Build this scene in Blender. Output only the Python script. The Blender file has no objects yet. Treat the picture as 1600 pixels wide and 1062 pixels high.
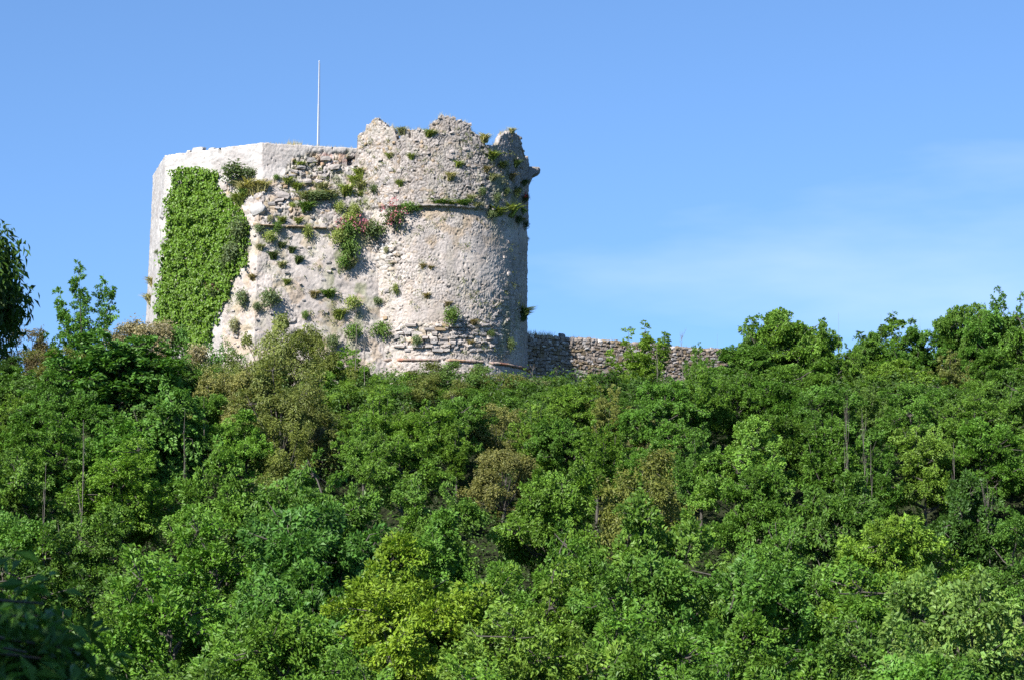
import bpy, math, random
import numpy as np
from mathutils import Vector, Matrix

# ------------------------------------------------------------------ camera, sky, sun, exposure
scene = bpy.context.scene
col = scene.collection
PITCH = math.radians(7.0)
CAMY = -200.0
cam_data = bpy.data.cameras.new("camera")
cam = bpy.data.objects.new("camera", cam_data); col.objects.link(cam)
cam.location = (0, CAMY, 0); cam.rotation_euler = (math.pi / 2 + PITCH, 0, 0)
cam_data.sensor_width = 36; cam_data.lens = 90; cam_data.clip_start = 0.5; cam_data.clip_end = 8000
cam_data.dof.use_dof = True; cam_data.dof.focus_distance = 185; cam_data.dof.aperture_fstop = 5.6
scene.camera = cam

SUN_AZ = math.radians(36.0)      # how far the sun stands round to the ivy side, behind the viewer
SUN_EL = math.radians(37.0)
sun_dir = Vector((-math.sin(SUN_AZ) * math.cos(SUN_EL), -math.cos(SUN_AZ) * math.cos(SUN_EL), math.sin(SUN_EL)))
sl = bpy.data.lights.new("sun", 'SUN'); sl.energy = 4.7; sl.angle = math.radians(0.53); sl.color = (1.0, 0.955, 0.90)
so = bpy.data.objects.new("sun", sl); col.objects.link(so)
so.rotation_euler = sun_dir.to_track_quat('Z', 'Y').to_euler()

world = bpy.data.worlds.new("World"); scene.world = world; world.use_nodes = True
wn, wl = world.node_tree.nodes, world.node_tree.links
wn.clear()
w_out = wn.new('ShaderNodeOutputWorld'); w_bg = wn.new('ShaderNodeBackground')
sky = wn.new('ShaderNodeTexSky'); sky.sky_type = 'NISHITA'; sky.sun_disc = False
sky.sun_elevation = SUN_EL; sky.sun_rotation = math.pi + SUN_AZ
sky.air_density = 1.0; sky.dust_density = 0.0; sky.ozone_density = 8.0; sky.altitude = 300
hsv = wn.new('ShaderNodeHueSaturation'); hsv.inputs['Saturation'].default_value = 1.0
wl.new(sky.outputs[0], hsv.inputs['Color'])
sc_ = wn.new('ShaderNodeTexCoord'); sv = wn.new('ShaderNodeVectorMath'); sv.operation = 'ADD'; sv.inputs[1].default_value = (0, 0, 0.08)
wl.new(sc_.outputs['Generated'], sv.inputs[0]); wl.new(sv.outputs[0], sky.inputs['Vector'])
# thin high cloud, streaked along the horizon, over the whole sky
tc = wn.new('ShaderNodeTexCoord'); mp = wn.new('ShaderNodeMapping')
mp.inputs['Scale'].default_value = (2.2, 2.2, 9.0); mp.inputs['Location'].default_value = (44.11, 57.73, 14.93)
mp.inputs['Rotation'].default_value = (0, math.radians(14), 0)
wl.new(tc.outputs['Generated'], mp.inputs['Vector'])
cn = wn.new('ShaderNodeTexNoise'); cn.inputs['Scale'].default_value = 1.1; cn.inputs['Detail'].default_value = 6; cn.inputs['Roughness'].default_value = 0.55
wl.new(mp.outputs[0], cn.inputs['Vector'])
cr = wn.new('ShaderNodeMapRange'); cr.inputs['From Min'].default_value = 0.55; cr.inputs['From Max'].default_value = 0.85
cr.inputs['To Min'].default_value = 0.0; cr.inputs['To Max'].default_value = 0.34
wl.new(cn.outputs['Fac'], cr.inputs['Value'])
cm = wn.new('ShaderNodeMix'); cm.data_type = 'RGBA'; cm.inputs['B'].default_value = (6.4, 6.8, 7.3, 1)
wl.new(cr.outputs[0], cm.inputs['Factor']); wl.new(hsv.outputs[0], cm.inputs['A'])
wl.new(cm.outputs['Result'], w_bg.inputs['Color'])
w_bg.inputs['Strength'].default_value = 0.084
wl.new(w_bg.outputs[0], w_out.inputs[0])

vs = scene.view_settings
scene.display_settings.display_device = 'sRGB'
vs.view_transform = 'Standard'; vs.look = 'None'; vs.exposure = 1.22; vs.gamma = 1.0; vs.use_curve_mapping = False
scene.render.engine = 'CYCLES'
scene.cycles.max_bounces = 6; scene.cycles.transparent_max_bounces = 4
scene.cycles.use_denoising = False
scene.cycles.sample_clamp_indirect = 5

# ------------------------------------------------------------------ helpers
FPX = 4000.0
_f = np.array([0, math.cos(PITCH), math.sin(PITCH)]); _u = np.array([0, -math.sin(PITCH), math.cos(PITCH)])
def raydir(px, py):
    return _f + np.array([1.0, 0, 0]) * ((px - 800) / FPX) + _u * ((531 - py) / FPX)
def at(px, py, Y):
    d = raydir(px, py); t = (Y - CAMY) / d[1]
    return np.array([d[0] * t, Y, d[2] * t])
def at_z(px, py, z):
    d = raydir(px, py); t = z / d[2]
    return np.array([d[0] * t, CAMY + d[1] * t, z])
def proj(P):
    Q = np.asarray(P, float) - np.array([0, CAMY, 0])
    dep = Q @ _f
    return 800 + FPX * Q[..., 0] / dep, 531 - FPX * (Q @ _u) / dep

def h32(*a):
    x = np.zeros(np.broadcast(*a).shape, np.uint32)
    for i, v in enumerate(a):
        x = x ^ (np.asarray(v).astype(np.int64).astype(np.uint32) * np.uint32((2654435761, 2246822519, 3266489917, 668265263)[i % 4]))
        x = x ^ (x >> np.uint32(15)); x = x * np.uint32(2246822519); x = x ^ (x >> np.uint32(13)); x = x * np.uint32(3266489917); x = x ^ (x >> np.uint32(16))
    return x.astype(np.float64) / 4294967296.0
def vnoise(x, y, seed=0):
    x0, y0 = np.floor(x), np.floor(y); fx, fy = x - x0, y - y0
    fx = fx * fx * (3 - 2 * fx); fy = fy * fy * (3 - 2 * fy)
    s = np.zeros_like(x0) + seed
    a, b = h32(x0, y0, s), h32(x0 + 1, y0, s); c, d = h32(x0, y0 + 1, s), h32(x0 + 1, y0 + 1, s)
    return (a * (1 - fx) + b * fx) * (1 - fy) + (c * (1 - fx) + d * fx) * fy
def fbm(x, y, seed=0, o=4):
    r, amp, tot = 0, 1.0, 0
    for i in range(o):
        r = r + amp * vnoise(x * 2 ** i, y * 2 ** i, seed + i * 17); tot += amp; amp *= 0.5
    return r / tot
def sstep(a, b, x):
    t = np.clip((x - a) / (b - a), 0, 1); return t * t * (3 - 2 * t)
def rubble(u, v, cw, ch, seed, jit=0.8):
    """nearest and second nearest stone of an irregular coursed rubble; returns F1, F2, a random per stone, another one"""
    V = v / ch; J = np.floor(V)
    f1 = np.full(u.shape, 9.0); f2 = np.full(u.shape, 9.0); ra = np.zeros(u.shape); rb = np.zeros(u.shape)
    for dj in (-1, 0, 1):
        j = J + dj
        U = u / cw + h32(j, j * 0 + 7, j * 0 + seed); I = np.floor(U)
        for di in (-1, 0, 1):
            i = I + di
            cx = i + 0.5 + jit * (h32(i, j, i * 0 + seed + 1) - 0.5); cy = j + 0.5 + jit * 0.8 * (h32(i, j, i * 0 + seed + 2) - 0.5)
            d = np.abs(U - cx) ** 1.6 + np.abs(V - cy) ** 1.6
            r = h32(i, j, i * 0 + seed + 3)
            near = d < f1
            f2 = np.where(near, f1, np.minimum(f2, d)); f1 = np.where(near, d, f1)
            ra = np.where(near, r, ra); rb = np.where(near, h32(i, j, i * 0 + seed + 4), rb)
    return f1, f2, ra, rb

def mesh_np(name, V, F, smooth=False, attrs=None, colors=None):
    V = np.ascontiguousarray(V, np.float32); F = np.ascontiguousarray(F, np.int32)
    me = bpy.data.meshes.new(name); n = F.shape[1]
    me.vertices.add(len(V)); me.vertices.foreach_set('co', V.ravel())
    me.loops.add(F.size); me.loops.foreach_set('vertex_index', F.ravel())
    me.polygons.add(len(F)); me.polygons.foreach_set('loop_start', np.arange(0, F.size, n, dtype=np.int32))
    me.polygons.foreach_set('loop_total', np.full(len(F), n, np.int32))
    me.polygons.foreach_set('use_smooth', np.full(len(F), smooth, bool))
    for k, a in (attrs or {}).items():
        at_ = me.attributes.new(k, 'FLOAT', 'POINT'); at_.data.foreach_set('value', np.ascontiguousarray(a, np.float32))
    if colors is not None:
        ca = me.attributes.new('tint', 'FLOAT_COLOR', 'POINT')
        ca.data.foreach_set('color', np.ascontiguousarray(np.c_[colors, np.ones(len(colors))], np.float32).ravel())
    me.update(calc_edges=True); me.validate()
    return me
def link(name, me, mat=None, parent=None, loc=None):
    o = bpy.data.objects.new(name, me); col.objects.link(o)
    if mat is not None and me is not None and len(me.materials) == 0: me.materials.append(mat)
    if parent is not None: o.parent = parent
    if loc is not None: o.location = loc
    return o
def tag(o, label=None, cat=None, group=None, kind=None):
    if label: o['label'] = label
    if cat: o['category'] = cat
    if group: o['group'] = group
    if kind: o['kind'] = kind
    return o
def nrm(a):
    a = np.asarray(a, float); return a / np.maximum(np.linalg.norm(a, axis=-1, keepdims=True), 1e-9)

class Geo:
    """collects triangles/quads (as quads, a triangle repeats nothing: kept apart)"""
    def __init__(s): s.v = []; s.q = []; s.n = 0
    def add(s, V, Q): s.v.append(np.asarray(V, float)); s.q.append(np.asarray(Q, int) + s.n); s.n += len(V)
    def tube(s, pts, rad, sides=5):
        pts = np.asarray(pts, float); k = len(pts)
        t = np.gradient(pts, axis=0); t = nrm(t)
        ref = np.array([0.3, 0.2, 1.0]) if abs(t[0][2]) < 0.8 else np.array([1.0, 0.2, 0.1])
        b = nrm(np.cross(t, ref)); c = np.cross(t, b)
        a = np.arange(sides) * 2 * math.pi / sides
        V = pts[:, None, :] + (b[:, None, :] * np.cos(a)[None, :, None] + c[:, None, :] * np.sin(a)[None, :, None]) * np.asarray(rad)[:, None, None]
        i = np.arange(k - 1)[:, None] * sides; j = np.arange(sides)[None, :]; j2 = (j + 1) % sides
        Q = np.stack([i + j, i + j2, i + sides + j2, i + sides + j], -1).reshape(-1, 4)
        s.add(V.reshape(-1, 3), Q)
    def mesh(s, name, smooth=True): return mesh_np(name, np.concatenate(s.v), np.concatenate(s.q), smooth)

# ------------------------------------------------------------------ materials
def new_mat(name):
    m = bpy.data.materials.new(name); m.use_nodes = True
    return m, m.node_tree.nodes, m.node_tree.links, m.node_tree.nodes['Principled BSDF']
def mixc(n, l, a, b, fac, mode='MIX'):
    x = n.new('ShaderNodeMix'); x.data_type = 'RGBA'; x.blend_type = mode
    for sock, v in (('A', a), ('B', b), ('Factor', fac)):
        if hasattr(v, 'is_output'): l.new(v, x.inputs[sock])
        elif sock == 'Factor': x.inputs[sock].default_value = v
        else: x.inputs[sock].default_value = (*v, 1) if len(v) == 3 else v
    return x.outputs['Result']
def noise_n(n, l, scale, detail=4, coord='Object', rough=0.6):
    t = n.new('ShaderNodeTexCoord'); x = n.new('ShaderNodeTexNoise')
    x.inputs['Scale'].default_value = scale; x.inputs['Detail'].default_value = detail; x.inputs['Roughness'].default_value = rough
    l.new(t.outputs[coord], x.inputs['Vector']); return x.outputs['Fac']
def ramp(n, l, src, a, b, lo=0.0, hi=1.0):
    x = n.new('ShaderNodeMapRange'); x.inputs['From Min'].default_value = a; x.inputs['From Max'].default_value = b
    x.inputs['To Min'].default_value = lo; x.inputs['To Max'].default_value = hi; l.new(src, x.inputs['Value']); return x.outputs[0]

def masonry_mat():
    m, n, l, p = new_mat('masonry')
    a = n.new('ShaderNodeAttribute'); a.attribute_name = 'tint'
    v = ramp(n, l, noise_n(n, l, 9.0, 6), 0.25, 0.75, 0.78, 1.22)
    c = mixc(n, l, a.outputs['Color'], v, 1.0, 'MULTIPLY')
    l.new(c, p.inputs['Base Color']); p.inputs['Roughness'].default_value = 0.95; p.inputs['Specular IOR Level'].default_value = 0.15
    b = n.new('ShaderNodeBump'); b.inputs['Strength'].default_value = 0.8; b.inputs['Distance'].default_value = 0.03
    l.new(noise_n(n, l, 14.0, 5), b.inputs['Height']); l.new(b.outputs[0], p.inputs['Normal'])
    return m
def stone_mat():
    m, n, l, p = new_mat('loose_stone')
    oi = n.new('ShaderNodeObjectInfo')
    v = ramp(n, l, noise_n(n, l, 3.0, 5), 0.25, 0.75, 0.7, 1.25)
    l.new(mixc(n, l, oi.outputs['Color'], v, 1.0, 'MULTIPLY'), p.inputs['Base Color'])
    p.inputs['Roughness'].default_value = 0.95; p.inputs['Specular IOR Level'].default_value = 0.15
    b = n.new('ShaderNodeBump'); b.inputs['Strength'].default_value = 0.7; b.inputs['Distance'].default_value = 0.05
    l.new(noise_n(n, l, 5.0, 4), b.inputs['Height']); l.new(b.outputs[0], p.inputs['Normal'])
    return m
def leaf_mat(name, fixed=None, trans=0.28, gloss=0.24, rough=0.5, spread=0.48):
    m, n, l, p = new_mat(name)
    a = n.new('ShaderNodeAttribute'); a.attribute_name = 'var'
    if fixed is None:
        oi = n.new('ShaderNodeObjectInfo'); base = oi.outputs['Color']
    else:
        rgb = n.new('ShaderNodeRGB'); rgb.outputs[0].default_value = (*fixed, 1); base = rgb.outputs[0]
    k = ramp(n, l, a.outputs['Fac'], 0, 1, 1 - spread, 1 + spread)
    c = mixc(n, l, base, k, 1.0, 'MULTIPLY')
    yel = mixc(n, l, c, (1.18, 1.05, 0.75), 1.0, 'MULTIPLY')
    h = n.new('ShaderNodeMath'); h.operation = 'FRACT'; h2 = n.new('ShaderNodeMath'); h2.operation = 'MULTIPLY'; h2.inputs[1].default_value = 7.31
    l.new(a.outputs['Fac'], h2.inputs[0]); l.new(h2.outputs[0], h.inputs[0])
    c = mixc(n, l, c, yel, h.outputs[0])
    l.new(c, p.inputs['Base Color']); p.inputs['Roughness'].default_value = rough; p.inputs['Specular IOR Level'].default_value = gloss
    t = n.new('ShaderNodeBsdfTranslucent'); l.new(mixc(n, l, c, (1.25, 1.35, 0.5), 1.0, 'MULTIPLY'), t.inputs['Color'])
    mx = n.new('ShaderNodeMixShader'); mx.inputs[0].default_value = trans
    l.new(p.outputs[0], mx.inputs[1]); l.new(t.outputs[0], mx.inputs[2]); l.new(mx.outputs[0], n['Material Output'].inputs['Surface'])
    return m
def plain_mat(name, c, rough=0.8, scale=6, lo=0.75, hi=1.25, spec=0.3):
    m, n, l, p = new_mat(name)
    v = ramp(n, l, noise_n(n, l, scale, 5), 0.3, 0.7, lo, hi)
    l.new(mixc(n, l, c, v, 1.0, 'MULTIPLY'), p.inputs['Base Color']); p.inputs['Roughness'].default_value = rough; p.inputs['Specular IOR Level'].default_value = spec
    return m
M_MAS = masonry_mat(); M_STONE = stone_mat()
M_LEAF = leaf_mat('leaf'); M_IVY = leaf_mat('ivy_leaf', trans=0.3, gloss=0.4, spread=0.35)
M_BLADE = leaf_mat('grass_blade', trans=0.25, gloss=0.2)
M_PINK = leaf_mat('pink_flower', fixed=(0.42, 0.17, 0.24), trans=0.3, gloss=0.1)
M_RED = leaf_mat('red_flower', fixed=(0.6, 0.03, 0.06), trans=0.3, gloss=0.1)
M_BARK = plain_mat('bark', (0.07, 0.064, 0.052), 0.9, 8, 0.6, 1.4)
M_DEAD = plain_mat('bare_wood', (0.16, 0.14, 0.12), 0.9, 8, 0.7, 1.3)
M_METAL = plain_mat('painted_metal', (0.42, 0.43, 0.45), 0.5, 3, 0.93, 1.05)
M_ROPE = plain_mat('rope', (0.1, 0.1, 0.1), 0.9)
M_SOIL = plain_mat('woodland_soil', (0.02, 0.025, 0.011), 1.0, 0.6, 0.5, 1.5, 0.1)

# ------------------------------------------------------------------ the hill
TX = at(655, 562, -8.2)[0]            # tower axis
TR = 8.2                              # tower radius
ZF = at(655, 628, -9)[2]              # ground at the tower's foot
_py = np.array([-3000, -400, -215, -185, -130, -92, -74, -16, -8, 20, 60, 160, 600, 4000.0])
_pz = np.array([-40, -8, -1.7, -2.4, -8.5, -9.5, -5.5, ZF - 0.6, ZF, ZF, ZF - 8, -12, -40, -40.0])
_yy = np.linspace(-3000, 4000, 14001); _zz = np.interp(_yy, _py, _pz)
_k = np.ones(13) / 13; _zz = np.convolve(np.pad(_zz, 6, mode='edge'), _k, mode='valid')
def hill(x, y):
    x = np.asarray(x, float); y = np.asarray(y, float)
    z = np.interp(y, _yy, _zz)
    k = sstep(-120, -60, y)
    return z + k * (fbm(x * 0.09, y * 0.09, 5, 3) - 0.5) * 2.0 - sstep(60, 400, np.abs(x)) * 18 * k
xs = np.unique(np.r_[np.linspace(-3000, -70, 25), np.linspace(-70, 70, 141), np.linspace(70, 3000, 25)])
ys = np.unique(np.r_[np.linspace(-2500, -215, 15), np.linspace(-215, 60, 221), np.linspace(60, 4000, 30)])
gx, gy = np.meshgrid(xs, ys); gz = hill(gx, gy)
def grid_faces(ny, nx, wrap=False):
    i = np.arange(ny - 1)[:, None]; j = np.arange(nx if wrap else nx - 1)[None, :]; j2 = (j + 1) % nx
    return np.stack(np.broadcast_arrays(i * nx + j, i * nx + j2, (i + 1) * nx + j2, (i + 1) * nx + j), -1).reshape(-1, 4)
o = link('hill', mesh_np('hill', np.stack([gx, gy, gz], -1).reshape(-1, 3), grid_faces(len(ys), len(xs)), True), M_SOIL)
tag(o, 'wooded hillside under the ruined castle', kind='structure')

# ------------------------------------------------------------------ masonry colours
CREAM = np.array([0.409, 0.367, 0.331]); PINKG = np.array([0.363, 0.322, 0.292]); GREY = np.array([0.275, 0.256, 0.241])
OCHRE = np.array([0.335, 0.251, 0.163]); JOINT = np.array([0.096, 0.078, 0.062]); WHITE = np.array([0.40, 0.386, 0.366]); BRICK = np.array([0.251, 0.098, 0.065])
MOSS = np.array([0.16, 0.18, 0.075])
def lerp(a, b, t): return a * (1 - t[:, None]) + b * t[:, None]
def stone_col(ra, rb, pale):
    c = np.where((ra < 0.42)[:, None], PINKG, np.where((ra < 0.72)[:, None], CREAM, np.where((ra < 0.93)[:, None], GREY, OCHRE)))
    c = lerp(c, np.broadcast_to(CREAM, c.shape), pale * 0.6)
    return c * (0.72 + 0.5 * rb)[:, None]
def ell(px, py, cx, cy, rx, ry, soft=0.5):
    d = np.sqrt(((px - cx) / rx) ** 2 + ((py - cy) / ry) ** 2); return 1 - sstep(1 - soft, 1 + soft, d)

# ------------------------------------------------------------------ round tower
top_pts = [(560.5, 236), (561, 214), (572, 211), (576, 197), (588, 187), (596, 190), (610, 198), (618, 203), (622, 211), (623, 220), (626, 219), (633, 206), (647, 202), (671, 202),
           (674, 198), (681.6, 189), (692, 182), (710, 186), (717, 189), (733, 193), (737, 207), (748, 213), (757, 226), (760, 229), (776, 230), (781, 213), (785, 209), (802, 206.5),
           (808, 210), (813, 224), (817, 240)]
def th_of(px): return math.asin(max(-1, min(1, (at(px, 300, -TR * 0.6)[0] - TX) / TR)))
tt, tz = [], []
for px, py in top_pts:
    th = th_of(px); tt.append(th); tz.append(at(px, py, -TR * math.cos(th))[2])
ZT_LOW = at(560, 238, -6.4)[2]
tt = [-math.pi, tt[0] - 0.02] + tt + [1.72, 1.9, math.pi]; tz = [ZT_LOW - 1, ZT_LOW - 0.6] + tz + [tz[-1] - 0.5, ZT_LOW - 1.2, ZT_LOW - 1]
Z_MOULD = at(655, 562, -8.2)[2]; Z_STRING = at(655, 321, -8.2)[2]; Z_TB = ZF - 1.5
th = np.r_[np.linspace(-0.80, 1.80, 450), np.linspace(1.8, 2 * math.pi - 0.80, 34)[1:-1]]
thw = (th + math.pi) % (2 * math.pi) - math.pi
ztop = np.interp(thw, tt, tz)
ztop = ztop + (fbm(thw * TR * 3.2, thw * 0, 91, 2) - 0.5) * 0.38 * (np.abs(thw - 0.5) < 1.4)
NR = 390
vv = np.linspace(0, 1, NR)
Zg = Z_TB + (ztop[None, :] - Z_TB) * vv[:, None]; Tg = np.broadcast_to(th[None, :], Zg.shape)
def tower_surface(T, Z):
    u = T * TR; P0 = np.stack([TX + TR * np.sin(T), -TR * np.cos(T), Z], -1); px, py = proj(P0)
    above = sstep(Z_STRING - 0.25, Z_STRING + 0.05, Z)
    f1, f2, ra, rb = rubble(u + (fbm(u * 1.5, Z * 1.5, 13, 2) - 0.5) * 0.3, Z + (fbm(u * 1.5, Z * 1.5, 15, 2) - 0.5) * 0.25, 0.28, 0.175, 11, 0.9)
    g1, g2, ga, gb = rubble(u, Z, 0.6, 0.27, 23, 0.85)
    big = np.clip(np.maximum.reduce([ell(px, py, 690, 528, 75, 24), ell(px, py, 740, 520, 45, 20), ell(px, py, 600, 400, 34, 24), ell(px, py, 786, 505, 16, 50) * 0.6]), 0, 1)
    nlow = fbm(u * 0.33, Z * 0.33, 3, 4)
    expo = np.clip(0.8 * above + 0.6 * sstep(0.44, 0.6, nlow) + 0.5 * ell(px, py, 590, 480, 50, 110) + 0.5 * ell(px, py, 800, 500, 30, 120), 0.12, 1)
    jt = sstep(0.0, 0.30, f2 - f1); gt = sstep(0.0, 0.22, g2 - g1)
    h = (fbm(u * 0.4, Z * 0.4, 31, 3) - 0.5) * 0.14 + (fbm(u * 2.2, Z * 2.2, 37, 3) - 0.5) * 0.05 + (fbm(u * 9, Z * 9, 39, 2) - 0.5) * 0.055
    h = h + expo * (1 - big) * ((jt - 1) * 0.075 + (ra - 0.5) * 0.075) + big * ((gt - 1) * 0.22 + (ga - 0.5) * 0.24)
    pit = (vnoise(u * 2.6, Z * 3.4, 77) > 0.925) * (0.2 + 0.8 * expo) + 0.45 * (vnoise(u * 5.5, Z * 8, 79) > 0.935)
    h = h - 0.26 * pit
    h = h - 0.10 * (1 - above) * sstep(Z_STRING - 1.4, Z_STRING, Z) + 0.12 * above
    h = h + 0.16 * (1 - sstep(Z_MOULD - 0.3, Z_MOULD, Z))
    # colour
    sc = stone_col(np.where(big > 0.5, ga, ra).ravel(), np.where(big > 0.5, gb, rb).ravel(), (1 - above).ravel() * 0.7)
    plaster = lerp(np.broadcast_to(CREAM * 1.04, sc.shape), np.broadcast_to(PINKG, sc.shape), sstep(0.35, 0.7, fbm(u * 0.8, Z * 0.8, 41, 4)).ravel())
    c = lerp(plaster, sc, np.clip(expo * 0.85 + big, 0, 1).ravel())
    c = lerp(c, c * np.array([0.86, 0.87, 0.88]), above.ravel())
    c = lerp(c, np.broadcast_to(JOINT, c.shape), (np.clip((1 - jt) * expo * (1 - big) + (1 - gt) * big, 0, 1) * 0.72).ravel())
    och = sstep(0.50, 0.66, fbm(u * 1.1, Z * 1.6, 51, 4)) * np.clip(0.28 + ell(px, py, 720, 350, 90, 34) * 0.9 + ell(px, py, 640, 380, 40, 20) * 0.5, 0, 1)
    c = lerp(c, np.broadcast_to(OCHRE * 1.02, c.shape), (och * 0.6).ravel())
    ms = sstep(0.50, 0.66, fbm(u * 1.3, Z * 0.7, 61, 4)) * np.clip(0.16 + ell(px, py, 785, 290, 34, 60) + ell(px, py, 565, 400, 16, 160) * 0.9 + ell(px, py, 795, 520, 16, 60) * 0.7, 0, 1)
    c = lerp(c, np.broadcast_to(MOSS, c.shape), (ms * 0.6).ravel())
    wt = ell(px, py, 590, 390, 22, 30) * sstep(0.4, 0.6, fbm(u * 1.5, Z * 1.5, 71, 3))
    c = lerp(c, np.broadcast_to(WHITE * 0.95, c.shape), (wt * 0.8).ravel())
    rim = fbm(u * 0.6, Z * 0.5, 83, 3); c = c * (0.84 + 0.30 * rim.ravel())[:, None]; c = c * (0.86 + 0.26 * fbm(u * 2.4, Z * 0.25, 87, 4).ravel())[:, None]; c = lerp(c, np.broadcast_to(GREY * 0.8, c.shape), (0.5 * sstep(0.56, 0.72, fbm(u * 0.7, Z * 0.7, 89, 4))).ravel())
    return h, np.clip(c, 0.03, 0.85)
Ht, Ct = tower_surface(Tg, Zg)
fine = ((thw > -0.85) & (thw < 1.85)).astype(float)[None, :]
Ht = Ht * fine
Rg = TR + Ht
Vt = np.stack([TX + Rg * np.sin(Tg), -Rg * np.cos(Tg), Zg + (fbm(Tg * TR * 5, Zg * 5, 93, 2) - 0.5) * 0.1 * fine], -1)
nT = len(th)
# inner face and wall head
RI = TR - 1.15
RI = np.where((thw > 0.70) & (thw < 1.9), TR - 0.5, TR - 1.15)
Vin = [np.stack([TX + r * np.sin(th), -r * np.cos(th), z], -1) for r, z in ((TR * 0.7 + RI * 0.3, ztop + 0.05), (TR * 0.3 + RI * 0.7, ztop + 0.02), (RI, ztop - 0.12), (RI, np.minimum(ztop - 1.0, ZT_LOW - 1.5)), (RI * 0.5, ztop * 0 + ZT_LOW - 1.5), (0.05, ztop * 0 + ZT_LOW - 1.45))]
Cin = np.tile(np.repeat(GREY[None], nT, 0), (len(Vin), 1)) * (0.8 + 0.5 * h32(np.arange(nT * len(Vin)), np.arange(nT * len(Vin)) * 0)[:, None])
V = np.concatenate([Vt.reshape(-1, 3)] + Vin); C = np.concatenate([Ct, Cin])
tower = tag(link('round_tower', None, loc=(TX, 0, Z_TB)), 'ruined round stone tower with a jagged broken top beside the ivy-clad keep', 'tower')
def child_world(name, me, mat, parent):
    o = link(name, me, mat, parent); o.matrix_parent_inverse = Matrix.Translation(-Vector(parent.location)); return o
child_world('wall', mesh_np('tower_wall', V, grid_faces(NR + len(Vin), nT, True), True, colors=C), M_MAS, tower)

def ring(theta0, theta1, z, prof, seed, gaps, colf, zj=0.03):
    """a moulding swept round the tower; prof = (out, up) points"""
    t = np.arange(theta0, theta1, 0.007); k = len(prof)
    keep = (vnoise(t * TR * 0.55, t * 0, seed) > gaps).astype(float); keep = np.convolve(np.pad(keep, 3, mode='edge'), np.ones(7) / 7, mode='valid')
    rough = (fbm(t * TR * 3, t * 0, seed + 1, 3) - 0.5)
    P = []
    for a, b in prof:
        r = TR + 0.06 + a * keep + rough * 0.12 * (a > 0) * keep - 0.25 * (1 - keep)
        P.append(np.stack([TX + r * np.sin(t), -r * np.cos(t), z + b + rough * zj + (fbm(t * TR * 2.2, t * 0 + b * 9, seed + 5, 2) - 0.5) * 0.07], -1))
    Vr = np.stack(P, 0).reshape(-1, 3); cc = colf(t * TR); return Vr, grid_faces(k, len(t)), np.tile(cc, (k, 1))
def col_base(u):
    f = 0.6 * sstep(0.5, 0.65, fbm(u * 0.7, u * 0, 7, 2)); r = h32(np.floor(u / 0.3), u * 0)
    red = lerp(np.broadcast_to(BRICK * 1.1, (len(u), 3)), np.broadcast_to(OCHRE * 0.85, (len(u), 3)), r)
    return lerp(red, np.broadcast_to(PINKG * 0.8, (len(u), 3)), f) * (0.8 + 0.4 * h32(np.floor(u / 0.3), u * 0 + 3))[:, None]
def col_str(u): return np.broadcast_to(PINKG, (len(u), 3)) * (0.6 + 0.5 * h32(np.floor(u / 0.35), u * 0 + 5))[:, None]
Vr, Fr, Cr = ring(-0.55, 1.75, Z_MOULD, ((-0.3, 0.11), (0.10, 0.10), (0.18, 0.05), (0.20, 0.0), (0.17, -0.06), (0.08, -0.11), (-0.3, -0.12)), 301, 0.2, col_base)
child_world('base_moulding', mesh_np('base_moulding', Vr, Fr, False, colors=Cr), M_MAS, tower)['label'] = 'rounded red brick moulding round the tower foot'
Vr, Fr, Cr = ring(-0.3, 1.3, Z_STRING, ((-0.3, 0.06), (0.20, 0.06), (0.25, 0.01), (0.20, -0.06), (-0.3, -0.07)), 335, 0.5, col_str)
child_world('string_course', mesh_np('string_course', Vr, Fr, False, colors=Cr), M_MAS, tower)['label'] = 'broken projecting stone string course under the upper tower'
# projecting corbel on the far shoulder
cz0, cz1 = at(826, 281, 0)[2], at(826, 264, 0)[2]; cxr = TX + TR
def slab(pts_xz, y0, y1):
    n = len(pts_xz); V = [(x, y0, z) for x, z in pts_xz] + [(x, y1, z) for x, z in pts_xz]
    return V, n
g = Geo()
prof = [(-0.6, cz1 - 0.02), (0.2, cz1 + 0.03), (0.95, cz1 - 0.04), (1.05, cz1 - 0.25), (0.8, cz1 - 0.5), (0.42, cz0 + 0.2), (0.2, cz0 - 0.35), (-0.6, cz0 - 0.7)]
ny = 5; Vs = []
for k in range(ny):
    for i, (a, b) in enumerate(prof):
        j = h32(np.array(k), np.array(i)) - 0.5
        Vs.append((cxr + a + 0.07 * j, -0.9 + 0.34 * k + 0.05 * j, b + 0.06 * j))
Qs = [[k * 8 + i, k * 8 + (i + 1) % 8, (k + 1) * 8 + (i + 1) % 8, (k + 1) * 8 + i] for k in range(ny - 1) for i in range(8)]
for k in (0, ny - 1):
    Qs += [[k * 8 + 0, k * 8 + 1, k * 8 + 6, k * 8 + 7], [k * 8 + 1, k * 8 + 2, k * 8 + 5, k * 8 + 6], [k * 8 + 2, k * 8 + 3, k * 8 + 4, k * 8 + 5]]
child_world('corbel', mesh_np('corbel', np.array(Vs), np.array(Qs), False, colors=np.tile(GREY * 0.9, (len(Vs), 1))), M_MAS, tower)['label'] = 'stone corbel jutting out against the sky'

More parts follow.
